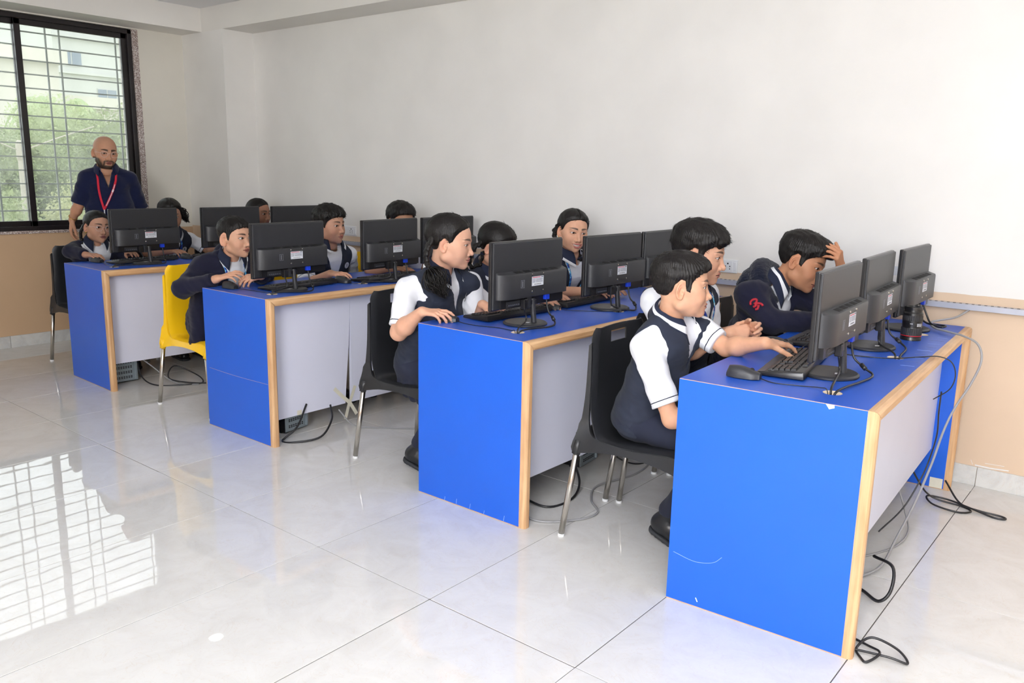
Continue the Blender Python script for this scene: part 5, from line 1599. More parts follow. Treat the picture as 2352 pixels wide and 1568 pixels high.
def ribbon(name, pts, wd, normals, m, parent, mats=None, rep=0):
    P = [np.asarray(p) for p in pts]; vs = []; fs = []; mi = []
    for i, p in enumerate(P):
        t = nrm(P[min(i + 1, len(P) - 1)] - P[max(i - 1, 0)]); n = normals[i] if isinstance(normals, list) else normals
        s = nrm(np.cross(t, n)); nn = nrm(np.cross(s, t))
        for (a, b) in ((-1, 0), (1, 0), (1, 1), (-1, 1)): vs.append(p + s * a * wd / 2 + nn * b * 0.0016)
    for i in range(len(P) - 1):
        for k in range(4):
            fs.append((4 * i + k, 4 * i + (k + 1) % 4, 4 * i + 4 + (k + 1) % 4, 4 * i + 4 + k)); mi.append(0)
    return np_mesh(name, np.array(vs), np.array(fs), m, parent, smooth=False)

def braid_field(path, r0, r1, n):
    pts = [np.asarray(p) for p in spline(path, 10)]
    cum = np.concatenate([[0], np.cumsum([np.linalg.norm(pts[i + 1] - pts[i]) for i in range(len(pts) - 1)])])
    pr = []
    for i in range(n):
        s = cum[-1] * i / (n - 1); k = min(np.searchsorted(cum, s), len(pts) - 1)
        p = pts[k]; t = nrm(pts[min(k + 1, len(pts) - 1)] - pts[max(k - 1, 0)])
        a = nrm(np.cross(t, V3(0.3, 0.9, 0.2)))
        r = r0 + (r1 - r0) * i / (n - 1)
        off = a * r * 0.55 * (1 if i % 2 else -1)
        pr.append((p + off - t * r * 0.7 - off * 0.9, p + off + t * r * 0.7, r * 0.72, r * 0.80))
    def f(P):
        d = None
        for c in pr:
            x = cone(P, *c); d = x if d is None else smin(d, x, 0.0025)
        return d + 0.0007 * wav(P, 700, 2, 3)
    allp = np.array([c[1] for c in pr] + [c[0] for c in pr])
    return f, allp.min(0) - r0 * 2, allp.max(0) + r0 * 2
def curls(name, start, end, n, spread, wave, r, seed, parent, loops=2.0):
    g = np.random.default_rng(seed); mb = MB()
    start, end = np.asarray(start, float), np.asarray(end, float)
    ax = nrm(end - start); u = nrm(np.cross(ax, V3(0.2, 0.5, 0.84))); w = np.cross(ax, u)
    for _ in range(n):
        a, b = g.normal(size=2) * spread; ph = g.uniform(0, 2 * PI); ln = g.uniform(0.7, 1.12); lp = loops * g.uniform(0.7, 1.3)
        pts = []
        for i in range(15):
            t = i / 14
            bulge = math.sin(PI * min(1, t * 0.85 + 0.12))
            c = start + (end - start) * t * ln + (u * a + w * b) * bulge
            an = ph + t * lp * 2 * PI
            pts.append(c + (u * math.cos(an) + w * math.sin(an)) * wave * t)
        mb.tube(pts, [r * (1 - 0.75 * (i / 14) ** 2) for i in range(15)], 5)
    return mb.build(name, M_hair, parent, smooth=True)

def person(k):
    Z = PEOPLE[k]
    hs = Z.get('hs', 1.0); far = Z.get('far', 0)
    sc = Z.get('sc', 0.92)
    H = V3(*Z['H'])
    root = empty('person', (H[0], H[1], 0.0 if Z.get('stand') else Z['P'][2] - 0.09), label=Z['label'], cat='person', group=Z.get('group'))
    o0 = np.array(root.location)
    hy, hp, hr = (math.radians(a) for a in Z['head'])
    # head axes: X right, Y face, Z up
    f = V3(math.cos(hy) * math.cos(hp), math.sin(hy) * math.cos(hp), -math.sin(hp)); r = V3(math.sin(hy), -math.cos(hy), 0); u = np.cross(r, f)
    r, u = r * math.cos(hr) - u * math.sin(hr), u * math.cos(hr) + r * math.sin(hr)
    Rh = np.stack([r, f, u], 1)
    N = V3(*Z['N']); P = V3(*Z['P']); yaw = math.radians(Z['yaw'])
    T = Torso(P, N, yaw, Z.get('fat', 1.0), sc, Z.get('SR'), Z.get('SL'), Z.get('belly', 0.0))
    S = dict(HEAD0); S.update(Z.get('face', {}))
    S['neck'] = tuple(Rh.T @ (N - u * 0 - H) / hs); S['neck_r'] = Z.get('neck_r', 0.041)
    xf = (Rh * hs, H - o0)
    h = 0.0020 if not far else 0.0024
    zlo = min(-0.15, S['neck'][2] - 0.03)
    nb = S['neck']
    Vh, Fh = polygonize(lambda p: head_field(p, S), (min(-0.105, nb[0] - .06), min(-0.125, nb[1] - 0.06), zlo), (max(0.105, nb[0] + .06), max(0.125, nb[1] + .06), 0.125), h)
    skin = Z.get('skin', (188, 138, 108)); lipc = Z.get('lipc', (166, 104, 92))
    C = head_colors(Vh, S, skin, lipc, (22, 17, 15), Z.get('beard', 0.0))
    VV = [Vh @ xf[0].T + xf[1]]; FF = [Fh]; CC = [C]
    sl = np.array(lin(skin))
    for A in (Z.get('R'), Z.get('L')):
        if not A: continue
        A = dict(A); A['right'] = A is not None and (Z.get('R') is not None and tuple(A['W']) == tuple(Z['R']['W']))
        if 'S' not in A: A['S'] = T.SR if A['right'] else T.SL
        if 'E' not in A: A['E'] = ik(A['S'], A['W'], 0.27 * sc, 0.235 * sc, A.get('hint', (-.3, 0, -1)))
        Z.setdefault('_arms', []).append(A)
        ff, lo, hi, nails = arm_field(A, sc)
        if A.get('long'):   # only the hand shows
            lo = np.minimum(lo, lo); 
        v, q = polygonize(ff, lo, hi, 0.0026 if not far else 0.0032)
        c = np.repeat((sl * V3(1.0, 0.97, 0.95))[None], len(v), 0)
        W = np.asarray(A['W'])
        for (tip, dv) in nails:
            m = np.clip(1.4 - np.linalg.norm(v - tip - dv * 0.001, axis=1) / 0.007, 0, 1)[:, None] * 0.55
            c = c * (1 - m) + sl * V3(1.22, 1.08, 1.08) * m
        base = sum(len(x) for x in VV)
        VV.append(v - o0); FF.append(q + base); CC.append(c)
    Vt, Ft = polygonize(lambda p: T.field(T.loc(p), -0.02), T.P - 0.30, T.N + 0.30, 0.014)
    FF.append(Ft + sum(len(x) for x in VV)); VV.append(Vt - o0); CC.append(np.repeat(sl[None], len(Vt), 0))
    body = np_mesh('body', np.concatenate(VV), np.concatenate(FF), M_skin, root, np.concatenate(CC))
    gz = Z.get('gaze', (0, 1, 0))
    for s in (-1, 1): eyeball(root, (s * EYE[0], EYE[1], EYE[2]), gz, xf)
    # ---- hair
    st = Z.get('hair')
    if st:
        hb = 0.0022 if not far else 0.0027
        v, q = polygonize(lambda p: hair_field(p, S, st), (-.115, -.15, -.11), (.115, .14, .155), hb)
        np_mesh('hair', v, q, M_hair, root, xf=xf)
        if st.get('strands', 0):
            nn = vnormals(v, q)
            cr = V3(0, -0.055, 0.10); fwd = st.get('fwd', 0.5)
            def flow(p):
                w = p - cr; w = w / (np.linalg.norm(w, axis=1)[:, None] + 1e-9)
                if st.get('part'):
                    return np.stack([np.sign(p[:, 0] - st['part'][0]) * 0.7, -0.9 + 0 * p[:, 0], -0.5 + 0 * p[:, 0]], 1)
                return w + V3(0, fwd, 0) * (p[:, 2:3] > 0.05)
            m = v[:, 2] > st.get('zmin', 0.02)
            sv, sf = strands(v[m], nn[m], flow, st['strands'], st.get('slen', 0.02), 0.0010, 3 + len(k), st.get('lift', 0.25))
            tag(np_mesh('hair_locks', sv, sf, M_hair, root, xf=xf), kind='stuff')
    for (path, r0, r1, n) in Z.get('braids', ()):
        wp = [xf[0] @ V3(*p) + xf[1] for p in path]
        ff, lo, hi = braid_field(wp, r0, r1, n)
        v, q = polygonize(ff, lo, hi, 0.0026)
        np_mesh('braid', v, q, M_hair, root)
        if Z.get('bands', True):
            e = wp[-1]; t = nrm(wp[-1] - wp[-2])
            MB().tube([e - t * 0.006, e + t * 0.006], r1 * 1.15, 12).build('hair_band', M_navy, root, smooth=True)
    for i, (a, b, n, sp, wv, rr, lp) in enumerate(Z.get('curls', ())):
        curls('hair_curls', xf[0] @ V3(*a) + xf[1], xf[0] @ V3(*b) + xf[1], n, sp, wv, rr, 40 + i, root, lp)
    if Z.get('face', {}).get('open', 0) > 0.3:
        vs = []; fs = []
        for i in range(13):
            a = (i - 6) / 6; x = 0.0195 * a
            y = 0.0872 - 0.010 * a * a
            for (z, dy) in ((-0.0625 + 0.003 * a * a, 0), (-0.0690 + 0.005 * a * a, -0.0008)): vs.append((x, y + dy, z))
        for i in range(12): fs.append((2 * i, 2 * i + 1, 2 * i + 3, 2 * i + 2))
        np_mesh('teeth', np.array(vs), np.array(fs), M_teeth, root, xf=xf)
    if Z.get('glasses'):
        g = MB(); gw = Z['glasses']
        for s in (-1, 1):
            ring = []
            for i in range(29):
                a = 2 * PI * i / 28
                x = 0.0215 * gw * (abs(math.cos(a)) ** 0.8) * (1 if math.cos(a) >= 0 else -1); z = 0.0185 * gw * (abs(math.sin(a)) ** 0.85) * (1 if math.sin(a) >= 0 else -1)
                ring.append((s * (0.0325 * gw) + x, 0.0955 - 0.0000 - 0.25 * max(0, abs(s * 0.0325 + x) - 0.03), -0.004 + z))
            g.tube(ring, 0.0013, 6)
            g.tube([(s * 0.0545 * gw, 0.089, 0.004), (s * 0.074, 0.055, 0.004), (s * 0.0765, 0.005, 0.004)], 0.0014, 6)
        g.tube([(-0.0115, 0.0965, 0.0), (0, 0.0985, 0.004), (0.0115, 0.0965, 0.0)], 0.0013, 6)
        g.v = [tuple(xf[0] @ np.array(p) + xf[1]) for p in g.v]
        g.build('glasses', M_frame, root, smooth=True)
    if Z.get('earring'):
        e = MB(); e.lathe([(0.001, -0.004), (0.005, -0.002), (0.006, 0.003), (0.002, 0.006)], (0, 0, 0), 10)
        for s in (1, -1):
            ee = MB(); ee.v = [tuple(xf[0] @ (np.array(p) + V3(s * 0.0745, -0.004, -0.042)) + xf[1]) for p in e.v]; ee.f = e.f; ee.mi = e.mi
            ee.build('earring', M_gold, root, smooth=True)
    # ---- clothes
    arms = Z.get('_arms', [])
    out = Z['outfit']
    hc = 0.0048 if not far else 0.0065
    Nn = nrm(H + Rh @ V3(0, -0.02, -0.05) * hs - N)
    neckc = lambda p, rr: cone(p, N - Nn * 0.05, N + Nn * 0.10, rr, rr)
    lo = np.min([T.P - 0.22, T.SR - 0.1, T.SL - 0.1], 0); hi = np.max([T.N + 0.08, T.SR + 0.1, T.SL + 0.1, T.P + 0.22], 0)
    def fold(p, s=1.0):
        q = T.loc(p)
        return s * (0.0032 * wav(q, 26, 1, 4, (1, 1, 2.4)) + 0.0016 * wav(q, 75, 2, 4, (1, 1, 2.0)))
    def sleeve(A, end, r0, r1, r2=None):
        S_, E_, W_ = (np.asarray(A[x], float) for x in 'SEW')
        if end <= 1.0:
            e = S_ + (E_ - S_) * end; ax = nrm(E_ - S_)
            def g(p):
                d = cone(p, S_, e + ax * 0.03, r0, r1)
                w = 0.0042 * wav(p, 42, 3, 4) + 0.0018 * wav(p, 110, 5, 3)
                return smax(d + w, (p - e) @ ax, 0.004)
            return g, e, ax, r1
        e = E_ + (W_ - E_) * (end - 1.0); ax = nrm(W_ - E_)
        def g(p):
            d = smin(cone(p, S_, E_, r0, r1), cone(p, E_, e + ax * 0.02, r1, r2), 0.03)
            w = 0.0045 * wav(p, 34, 3, 4) + 0.0022 * wav(p, 90, 5, 3)
            return smax(d + w, (p - e) @ ax, 0.005)
        return g, e, ax, r2
    slv = []
    kind = {'vest': (Z.get('sl', 0.72), 0.056 * sc, 0.056 * sc), 'polo': (Z.get('sl', 0.86), 0.060 * sc, 0.058 * sc), 'jacket': (1.93, 0.062 * sc, 0.056 * sc, 0.042 * sc)}[out]
    for A in arms: slv.append((sleeve(A, A.get('end', kind[0]), *kind[1:]), A))
    for (g, e, ax, rr), A in slv:
        lo = np.minimum(lo, e - 0.09); hi = np.maximum(hi, e + 0.09)
        if out == 'jacket': lo = np.minimum(lo, np.asarray(A['E']) - 0.09); hi = np.maximum(hi, np.asarray(A['E']) + 0.09)
    vz = T.L - Z.get('vdepth', 0.175)
    def vcut(q, w=0.30):
        return np.maximum((np.abs(q[:, 0]) - np.maximum(q[:, 2] - vz, -0.2) * w) * 0.92, -(q[:, 1] - 0.0))
    if out in ('vest', 'polo'):
        mshirt = M_shirt if out == 'vest' else M_polo
        def shirt(p):
            q = T.loc(p)
            d = T.field(q, 0.004 if out == 'vest' else 0.012) + fold(p, 0.8)
            for (g, e, ax, rr), A in slv: d = smin(d, g(p), 0.018)
            d = smax(d, -(q[:, 2] + (0.02 if out == 'vest' else 0.08)), 0.01)
            if out == 'polo': d = smax(d, -np.maximum(vcut(q, 0.30), -0.0), 0.004)
            return smax(d, -neckc(p, 0.050 * sc), 0.006)
        v, q = polygonize(shirt, lo, hi, hc)
        np_mesh('shirt', v - o0, q, mshirt, root)
        for (g, e, ax, rr), A in slv:
            if out != 'vest': continue
            c = e - ax * 0.020
            def band(p, g=g, c=c, ax=ax): return np.maximum(g(p) - 0.0012, np.abs((p - c) @ ax) - 0.0019)
            v, q = polygonize(band, c - rr * 1.5, c + rr * 1.5, 0.0019)
            np_mesh('sleeve_piping', v - o0, q, M_navy, root)
    if out == 'vest':
        def vest(p):
            q = T.loc(p)
            d = T.field(q, 0.011) + fold(p)
            d = smax(d, -vcut(q), 0.004)
            for s, SS in ((1, T.sr), (-1, T.sl)):
                a = V3(SS[0] + s * 0.022, SS[1] * 0.9, SS[2] + 0.075); b = V3(SS[0] + s * 0.012, SS[1] * 0.9 + 0.0, SS[2] - 0.085)
                b = V3(SS[0] + s * 0.014, SS[1] * 0.9, SS[2] - 0.055)
                d = smax(d, -cone(q, a, b, 0.055 * sc, 0.044 * sc), 0.006)
                hi_ = np.clip((q[:, 2] - (T.L - 0.150)) / 0.03, 0, 1)
                d = smax(d, s * q[:, 0] - (abs(SS[0]) - 0.012) - (1 - hi_) * 0.1, 0.008)
            d = smax(d, -(q[:, 2] + 0.055), 0.008)
            return smax(d, -neckc(p, 0.058 * sc), 0.005)
        v, q = polygonize(vest, lo, hi, hc)
        np_mesh('vest', v - o0, q, M_vest, root)
        surf = lambda q: np.minimum(T.field(q, 0.011), 9)
    elif out == 'jacket':
        def shirt(p):
            q = T.loc(p); d = T.field(q, 0.003) + fold(p, 0.6)
            d = smax(d, -(q[:, 1] - 0.0), 0.01)
            return smax(d, -neckc(p, 0.050 * sc), 0.006)
        v, q = polygonize(shirt, lo, hi, hc); np_mesh('shirt', v - o0, q, M_shirt, root)
        ext = Z.get('jacket_ext', ())
        for (a, b, ra, rb) in ext: lo = np.minimum(lo, np.min([a, b], 0) - 0.08); hi = np.maximum(hi, np.max([a, b], 0) + 0.08)
        def jacket(p):
            q = T.loc(p)
            d = T.field(q, 0.020) + fold(p, 1.5)
            for (a, b, ra, rb) in ext: d = smin(d, cone(p, a, b, ra, rb) + fold(p, 1.2), 0.05)
            d = smax(d, -vcut(q, Z.get('vw', 0.42)), 0.012)
            for (g, e, ax, rr), A in slv: d = smin(d, g(p), 0.022)
            d = smax(d, -(q[:, 2] + 0.09) if not ext else -(p[:, 2] - Z.get('hem', 0.3)), 0.012)
            return smax(d, -neckc(p, 0.062 * sc), 0.01)
        v, q = polygonize(jacket, lo, hi, hc); np_mesh('jacket', v - o0, q, M_jack, root)
        surf = lambda q: T.field(q, 0.012)
        if Z.get('hood'):
            hk = Z['hood']
            # thick folded hood lying round the back of the neck
            ringp = []
            for i in range(15):
                a = math.radians(-125 + 250 * i / 14)
                ringp.append(T.pt(0.088 * hk * math.sin(a), -0.012 - 0.075 * hk * math.cos(a), T.L + 0.012 + 0.022 * math.cos(a) * hk - 0.02 * (1 - math.cos(a))))
            def hood(p):
                d = None
                for i in range(14):
                    r0, r1 = (0.022 + 0.020 * hk * math.sin(PI * j / 14) for j in (i, i + 1))
                    x = cone(p, ringp[i], ringp[i + 1], r0, r1); d = x if d is None else smin(d, x, 0.01)
                q = T.loc(p)
                d = smin(d, ell(q, (0, -0.115 * hk, T.L - 0.03), (0.10 * hk, 0.035, 0.05)), 0.03)
                d = d + 0.004 * wav(q, 55, 7, 3, (.5, .5, 2.2)) + 0.0022 * wav(p, 330, 8, 4) * (1 if hk > 0.9 else 0.3)
                return smax(d, -neckc(p, 0.060 * sc), 0.006)
            rp = np.array(ringp); v, q = polygonize(hood, rp.min(0) - 0.12, rp.max(0) + 0.08, 0.0042)
            np_mesh('hood', v - o0, q, M_fuzz if hk > 0.9 else M_jack, root)
    else:
        surf = lambda q: T.field(q, 0.014)
    # collar
    cs = Z.get('collar', 'navy')
    if cs:
        vs = []; fs = []; mi = []
        n = 41; cen = N + Nn * Z.get('collar_up', 0.036)
        fx = nrm(T.f - Nn * (T.f @ Nn)); rx = np.cross(fx, Nn)
        rows = {'navy': [(0.000, -0.012), (0.000, 0.020), (0.006, 0.023), (0.016, 0.008), (0.025, -0.012), (0.031, -0.026)],
                'stripe': [(0.000, -0.012), (0.000, 0.022), (0.006, 0.025), (0.011, 0.015), (0.017, 0.003), (0.031, -0.030)],
                'polo': [(0.000, -0.012), (0.000, 0.016), (0.006, 0.020), (0.014, 0.010), (0.020, 0.000), (0.026, -0.010)]}[cs]
        mrow = {'navy': [2, 0, 0, 0, 1], 'stripe': [2, 0, 0, 1, 0], 'polo': [3, 2, 2, 2, 2]}[cs]
        fr_ = Z.get('collar_open', 150)
        for i in range(n):
            a = math.radians(-fr_ + 2 * fr_ * i / (n - 1))      # 0 = back of the neck
            fa = max(0.0, (abs(math.degrees(a)) - 85) / (fr_ - 85))
            for j, (ro, z) in enumerate(rows):
                R_ = (0.0575 * sc + ro * (1 + 0.5 * fa)); 
                zz = z - 0.022 * fa - (0.030 * fa * fa if j >= 4 else 0.012 * fa * fa if j == 3 else 0)
                vs.append(cen + rx * R_ * math.sin(a) * 1.06 - fx * R_ * math.cos(a) * (1.0 + 0.10 * fa) + Nn * zz + fx * (0.010 * fa * fa if j >= 3 else 0))
        m_ = len(rows)
        for i in range(n - 1):
            for j in range(m_ - 1): fs.append((i * m_ + j, (i + 1) * m_ + j, (i + 1) * m_ + j + 1, i * m_ + j + 1)); mi.append(mrow[j])
        co = np_mesh('collar', np.array(vs) - o0, np.array(fs), [M_navy, M_pipe, M_shirt if cs != 'polo' else M_polo, mat('grey_collar_lining', (120, 128, 150), 0.8)], root, mi=mi)
        sm = co.modifiers.new('thick', 'SOLIDIFY'); sm.thickness = 0.0022; sm.offset = 0
    # lanyard
    la = Z.get('lanyard')
    if la:
        m = M_blan if la == 'blue' else M_red
        zb = T.L - Z.get('lan_len', 0.22); xb = Z.get('lan_x', 0.0)
        for s in (1, -1):
            ctrl = [(s * 0.052, -0.045, T.L + 0.022), (s * 0.068, 0.0, T.L + 0.018)]
            for t in np.linspace(0.15, 1, 9):
                x = s * 0.066 * (1 - t) + xb * t + s * 0.012 * math.sin(PI * t); z = T.L - 0.012 + (zb - T.L + 0.012) * t
                ctrl.append((x, T.front(x, z, surf) + 0.006, z))
            pts = [T.pt(*c) - o0 for c in spline(ctrl, 3)]
            ribbon('lanyard', pts, 0.0125 * (1.25 if la == 'red' else 1), T.f + 0.25 * T.u + 0.5 * s * T.r * 0.2, m, root)
            if la == 'red' and s == -1:
                pp = spline(ctrl, 3); tx_ = MB(); g_ = random.Random(3)
                L_ = len(pp)
                for i in range(10, L_ - 4):
                    a, b = T.pt(*pp[i]) - o0, T.pt(*pp[i + 1]) - o0
                    t = nrm(b - a); sd = nrm(np.cross(t, T.f)); nn = nrm(np.cross(sd, t))
                    big = i in (14, 15)
                    for q_ in range(1 if big else 3):
                        c0 = a + (b - a) * ((q_ + 0.15) / 3) + nn * 0.0022
                        e1, wd_ = (b - a) * (0.9 if big else 0.2), sd * (0.0055 if big else 0.0030)
                        tx_.add([c0 - wd_, c0 + wd_, c0 + wd_ + e1, c0 - wd_ + e1], [(0, 1, 2, 3)])
                tx_.build('lanyard_print', M_pipe, root)
        if Z.get('card'):
            y = T.front(xb, zb, surf) + 0.012
            c = T.pt(xb, y, zb) - o0
            MB().tube([c, c - T.u * 0.045], 0.004, 6).build('lanyard_clip', M_pipe, root)
            cm = MB(); w_ = nrm(T.r * 0.5 + T.f * 0.86)
            a, b = c - T.u * 0.045, c - T.u * 0.14
            q = [a - w_ * 0.028, a + w_ * 0.028, b + w_ * 0.028, b - w_ * 0.028]; nn = np.cross(w_, T.u) * 0.001
            cm.add([p + nn for p in q] + [p - nn for p in q], [(0, 1, 2, 3), (7, 6, 5, 4), (0, 4, 5, 1), (1, 5, 6, 2), (2, 6, 7, 3), (3, 7, 4, 0)])
            cm.build('id_card', mat('id_card_blue_white', (176, 190, 226), 0.3), root)
    if Z.get('badge'):
        bx, bz = Z.get('badge_x', -0.085), T.L - 0.105
        y = T.front(bx, bz, surf) + 0.006
        c = T.pt(bx, y, bz) - o0; e = 0.004
        nx = T.f * 1.0 + T.r * (-0.35) ; nx = nrm(nx); ux = nrm(T.u - nx * (T.u @ nx)); sx = np.cross(ux, nx)
        bm_ = MB()
        def disc(r0, r1, z, mi, n=24):
            vs = []
            for r_ in (r0, r1):
                for i in range(n): vs.append(c + (sx * math.cos(2 * PI * i / n) + ux * math.sin(2 * PI * i / n)) * r_ + nx * z)
            bm_.add(vs, [(i, (i + 1) % n, n + (i + 1) % n, n + i) for i in range(n)], mi)
        disc(0.0005, 0.0225, 0.0012, 0); disc(0.0150, 0.0165, 0.0018, 1); disc(0.0205, 0.0225, 0.0018, 1)
        for (x0, x1, z0, z1) in ((-0.004, -0.001, -0.010, 0.010), (-0.001, 0.005, 0.006, 0.009), (0.003, 0.006, 0.001, 0.008), (-0.001, 0.005, -0.001, 0.002), (0.002, 0.006, -0.010, -0.001)):
            bm_.add([c + sx * a + ux * b + nx * 0.0019 for a, b in ((x0, z0), (x1, z0), (x1, z1), (x0, z1))], [(0, 1, 2, 3)], 1)
        bm_.build('school_badge', [M_pipe, M_navy], root)
    if Z.get('emblem'):
        A = [a for a in arms if a['right']][0]
        c0 = np.asarray(A['S']) + (np.asarray(A['E']) - np.asarray(A['S'])) * 0.42
        ax = nrm(np.asarray(A['E']) - np.asarray(A['S'])); vdir = nrm(V3(0, -4.306, 1.4) - c0); vdir = nrm(vdir - ax * (vdir @ ax)); sd = np.cross(ax, vdir)
        gl = sleeve(A, 1.93, *kind[1:])[0]
        em = MB()
        strokes = [[(-0.020, 0.010), (-0.012, 0.020), (0.004, 0.020), (0.012, 0.012), (0.004, 0.004), (-0.008, 0.002)], [(-0.008, 0.002), (0.006, -0.004), (0.016, -0.014), (0.016, -0.026)], [(-0.018, -0.004), (-0.010, -0.006), (0.000, -0.004)], [(-0.018, -0.018), (-0.010, -0.022), (-0.002, -0.018), (0.004, -0.012)]]
        for stt in strokes:
            pts = []
            for (a, b) in [p[:2] for p in spline([(x, y, 0) for x, y in stt], 4)]:
                p = c0 + sd * (-a) * 1.0 - ax * b; t = np.linspace(0.12, 0.0, 61)
                dd = gl(p + np.outer(t, vdir)); kk = np.argmax(dd < 0.0012)
                pts.append(p + vdir * t[kk] - o0)
            em.tube(pts, 0.0056, 6)
        em.build('sleeve_emblem', M_emb, root, smooth=True)
    # ---- legs and shoes
    lg = Z.get('legs')
    if lg:
        hipR, hipL = T.pt(0.078 * sc, 0.0, -0.02), T.pt(-0.078 * sc, 0.0, -0.02)
        (kR, aR), (kL, aL) = lg
        kR, aR, kL, aL = (V3(*x) for x in (kR, aR, kL, aL))
        skirt = Z.get('skirt')
        fatl = sc * Z.get('legfat', 1.0)
        def trs(p):
            d = ell(T.loc(p), (0, 0, -0.01), (0.165 * sc * Z.get('fat', 1), 0.115 * sc, 0.10))
            for (hp_, k_, a_) in ((hipR, kR, aR), (hipL, kL, aL)):
                x = smin(cone(p, hp_, k_, 0.080 * fatl, 0.060 * fatl), cone(p, k_, a_ + V3(0, 0, 0.03), 0.058 * fatl, 0.044 * fatl), 0.02)
                x = smax(x, (a_[2] + 0.01) - p[:, 2], 0.004)
                d = smin(d, x, 0.02)
            if skirt:
                for (hp_, k_) in ((hipR, kR), (hipL, kL)):
                    a = hp_ - V3(0, 0, 0.03); b = k_ - V3(0, 0, 0.06)
                    d = smin(d, smax(np.maximum(cone(p, hp_, k_, 0.10, 0.085), -9), -(p[:, 2] - skirt), 0.01), 0.04)
                    d = smin(d, smax(cone(p, a - V3(0, 0, 0.06), b - V3(0, 0, 0.05), 0.085, 0.08) + 0.006 * np.sin((p @ nrm(T.f)) * 130), -(p[:, 2] - skirt), 0.008), 0.03)
            return d + 0.003 * wav(p, 40, 6, 4)
        pts = np.array([hipR, hipL, kR, kL, aR, aL])
        v, q = polygonize(trs, pts.min(0) - 0.2, pts.max(0) + 0.2, 0.0075)
        np_mesh('skirt' if skirt else 'trousers', v - o0, q, M_trous, root)
        ya = math.radians(Z.get('foot_yaw', Z['yaw']))
        fd = V3(math.cos(ya), math.sin(ya), 0); sd_ = V3(-fd[1], fd[0], 0)
        for a_ in (aR, aL):
            tilt = Z.get('foot_tilt', 0.0)
            dn = nrm(fd * math.cos(tilt) - V3(0, 0, 1) * math.sin(tilt)); up = nrm(V3(0, 0, 1) - dn * dn[2])
            R3 = np.stack([dn, np.cross(up, dn), up], 0)
            hb_ = a_ - up * 0.055
            def shoe(p):
                q = (p - hb_) @ R3.T
                d = smin(cone(q, (-0.025, 0, 0.012), (0.13, 0, -0.002), 0.037, 0.035), cone(q, (-0.02, 0, 0.02), (0.0, 0, 0.075), 0.038, 0.036), 0.03)
                return smax(d, -(q[:, 2] + 0.026), 0.004)
            def sole(p):
                q = (p - hb_) @ R3.T
                e = V3(1, 1, 1)
                d2 = cone(q * V3(1, 1, 0), (-0.027, 0, 0), (0.135, 0, 0), 0.040, 0.038)
                return smax(d2, np.abs(q[:, 2] + 0.026) - 0.009, 0.003)
            v, q = polygonize(shoe, hb_ - 0.2, hb_ + 0.2, 0.0055); sh = np_mesh('shoe', v - o0, q, M_shoe, root)
            v, q = polygonize(sole, hb_ - 0.2, hb_ + 0.2, 0.0050); np_mesh('sole', v - o0, q, M_sole, sh)
    if Z.get('bracelet'):
        A = arms[0]; W_ = np.asarray(A['W']); ax = nrm(W_ - np.asarray(A['E'])); c = W_ - ax * 0.02; uu = nrm(np.cross(ax, V3(0, 1, .3))); ww = np.cross(ax, uu)
        MB().tube([c + (uu * math.cos(2 * PI * i / 20) + ww * math.sin(2 * PI * i / 20)) * 0.031 - o0 for i in range(21)], 0.003, 6).build('bracelet', M_gold, root, smooth=True)
    return root
# ------------------------------------------------------------------ the people
def boy(**k): d = dict(STYLE_BOY); d.update(strands=500, slen=0.016, lift=0.10); d.update(k); return d
def girl(**k): d = dict(STYLE_GIRL); d.update(strands=1300, slen=0.024, lift=0.0, zmin=-0.02); d.update(k); return d
T_ = TOP
def seat_legs(x, y, yaw=0.0, fwd=0.37, back=0.30, kz=0.475, w=0.085):
    c, s = math.cos(math.radians(yaw)), math.sin(math.radians(yaw))
    kx, ky = x + c * fwd, y + s * fwd; ax, ay = x + c * back, y + s * back
    return (((kx + s * w, ky - c * w, kz), (ax + s * w, ay - c * w, 0.09)), ((kx - s * w, ky + c * w, kz), (ax - s * w, ay + c * w, 0.09)))
MOUSE_CURL = ((14, 30, 22), (12, 32, 24), (16, 36, 26), (22, 38, 26))
FLAT_CURL = ((8, 16, 12), (6, 16, 12), (8, 18, 12), (12, 20, 14))
LOOSE = ((22, 30, 20), (28, 36, 24), (34, 40, 26), (40, 42, 28))
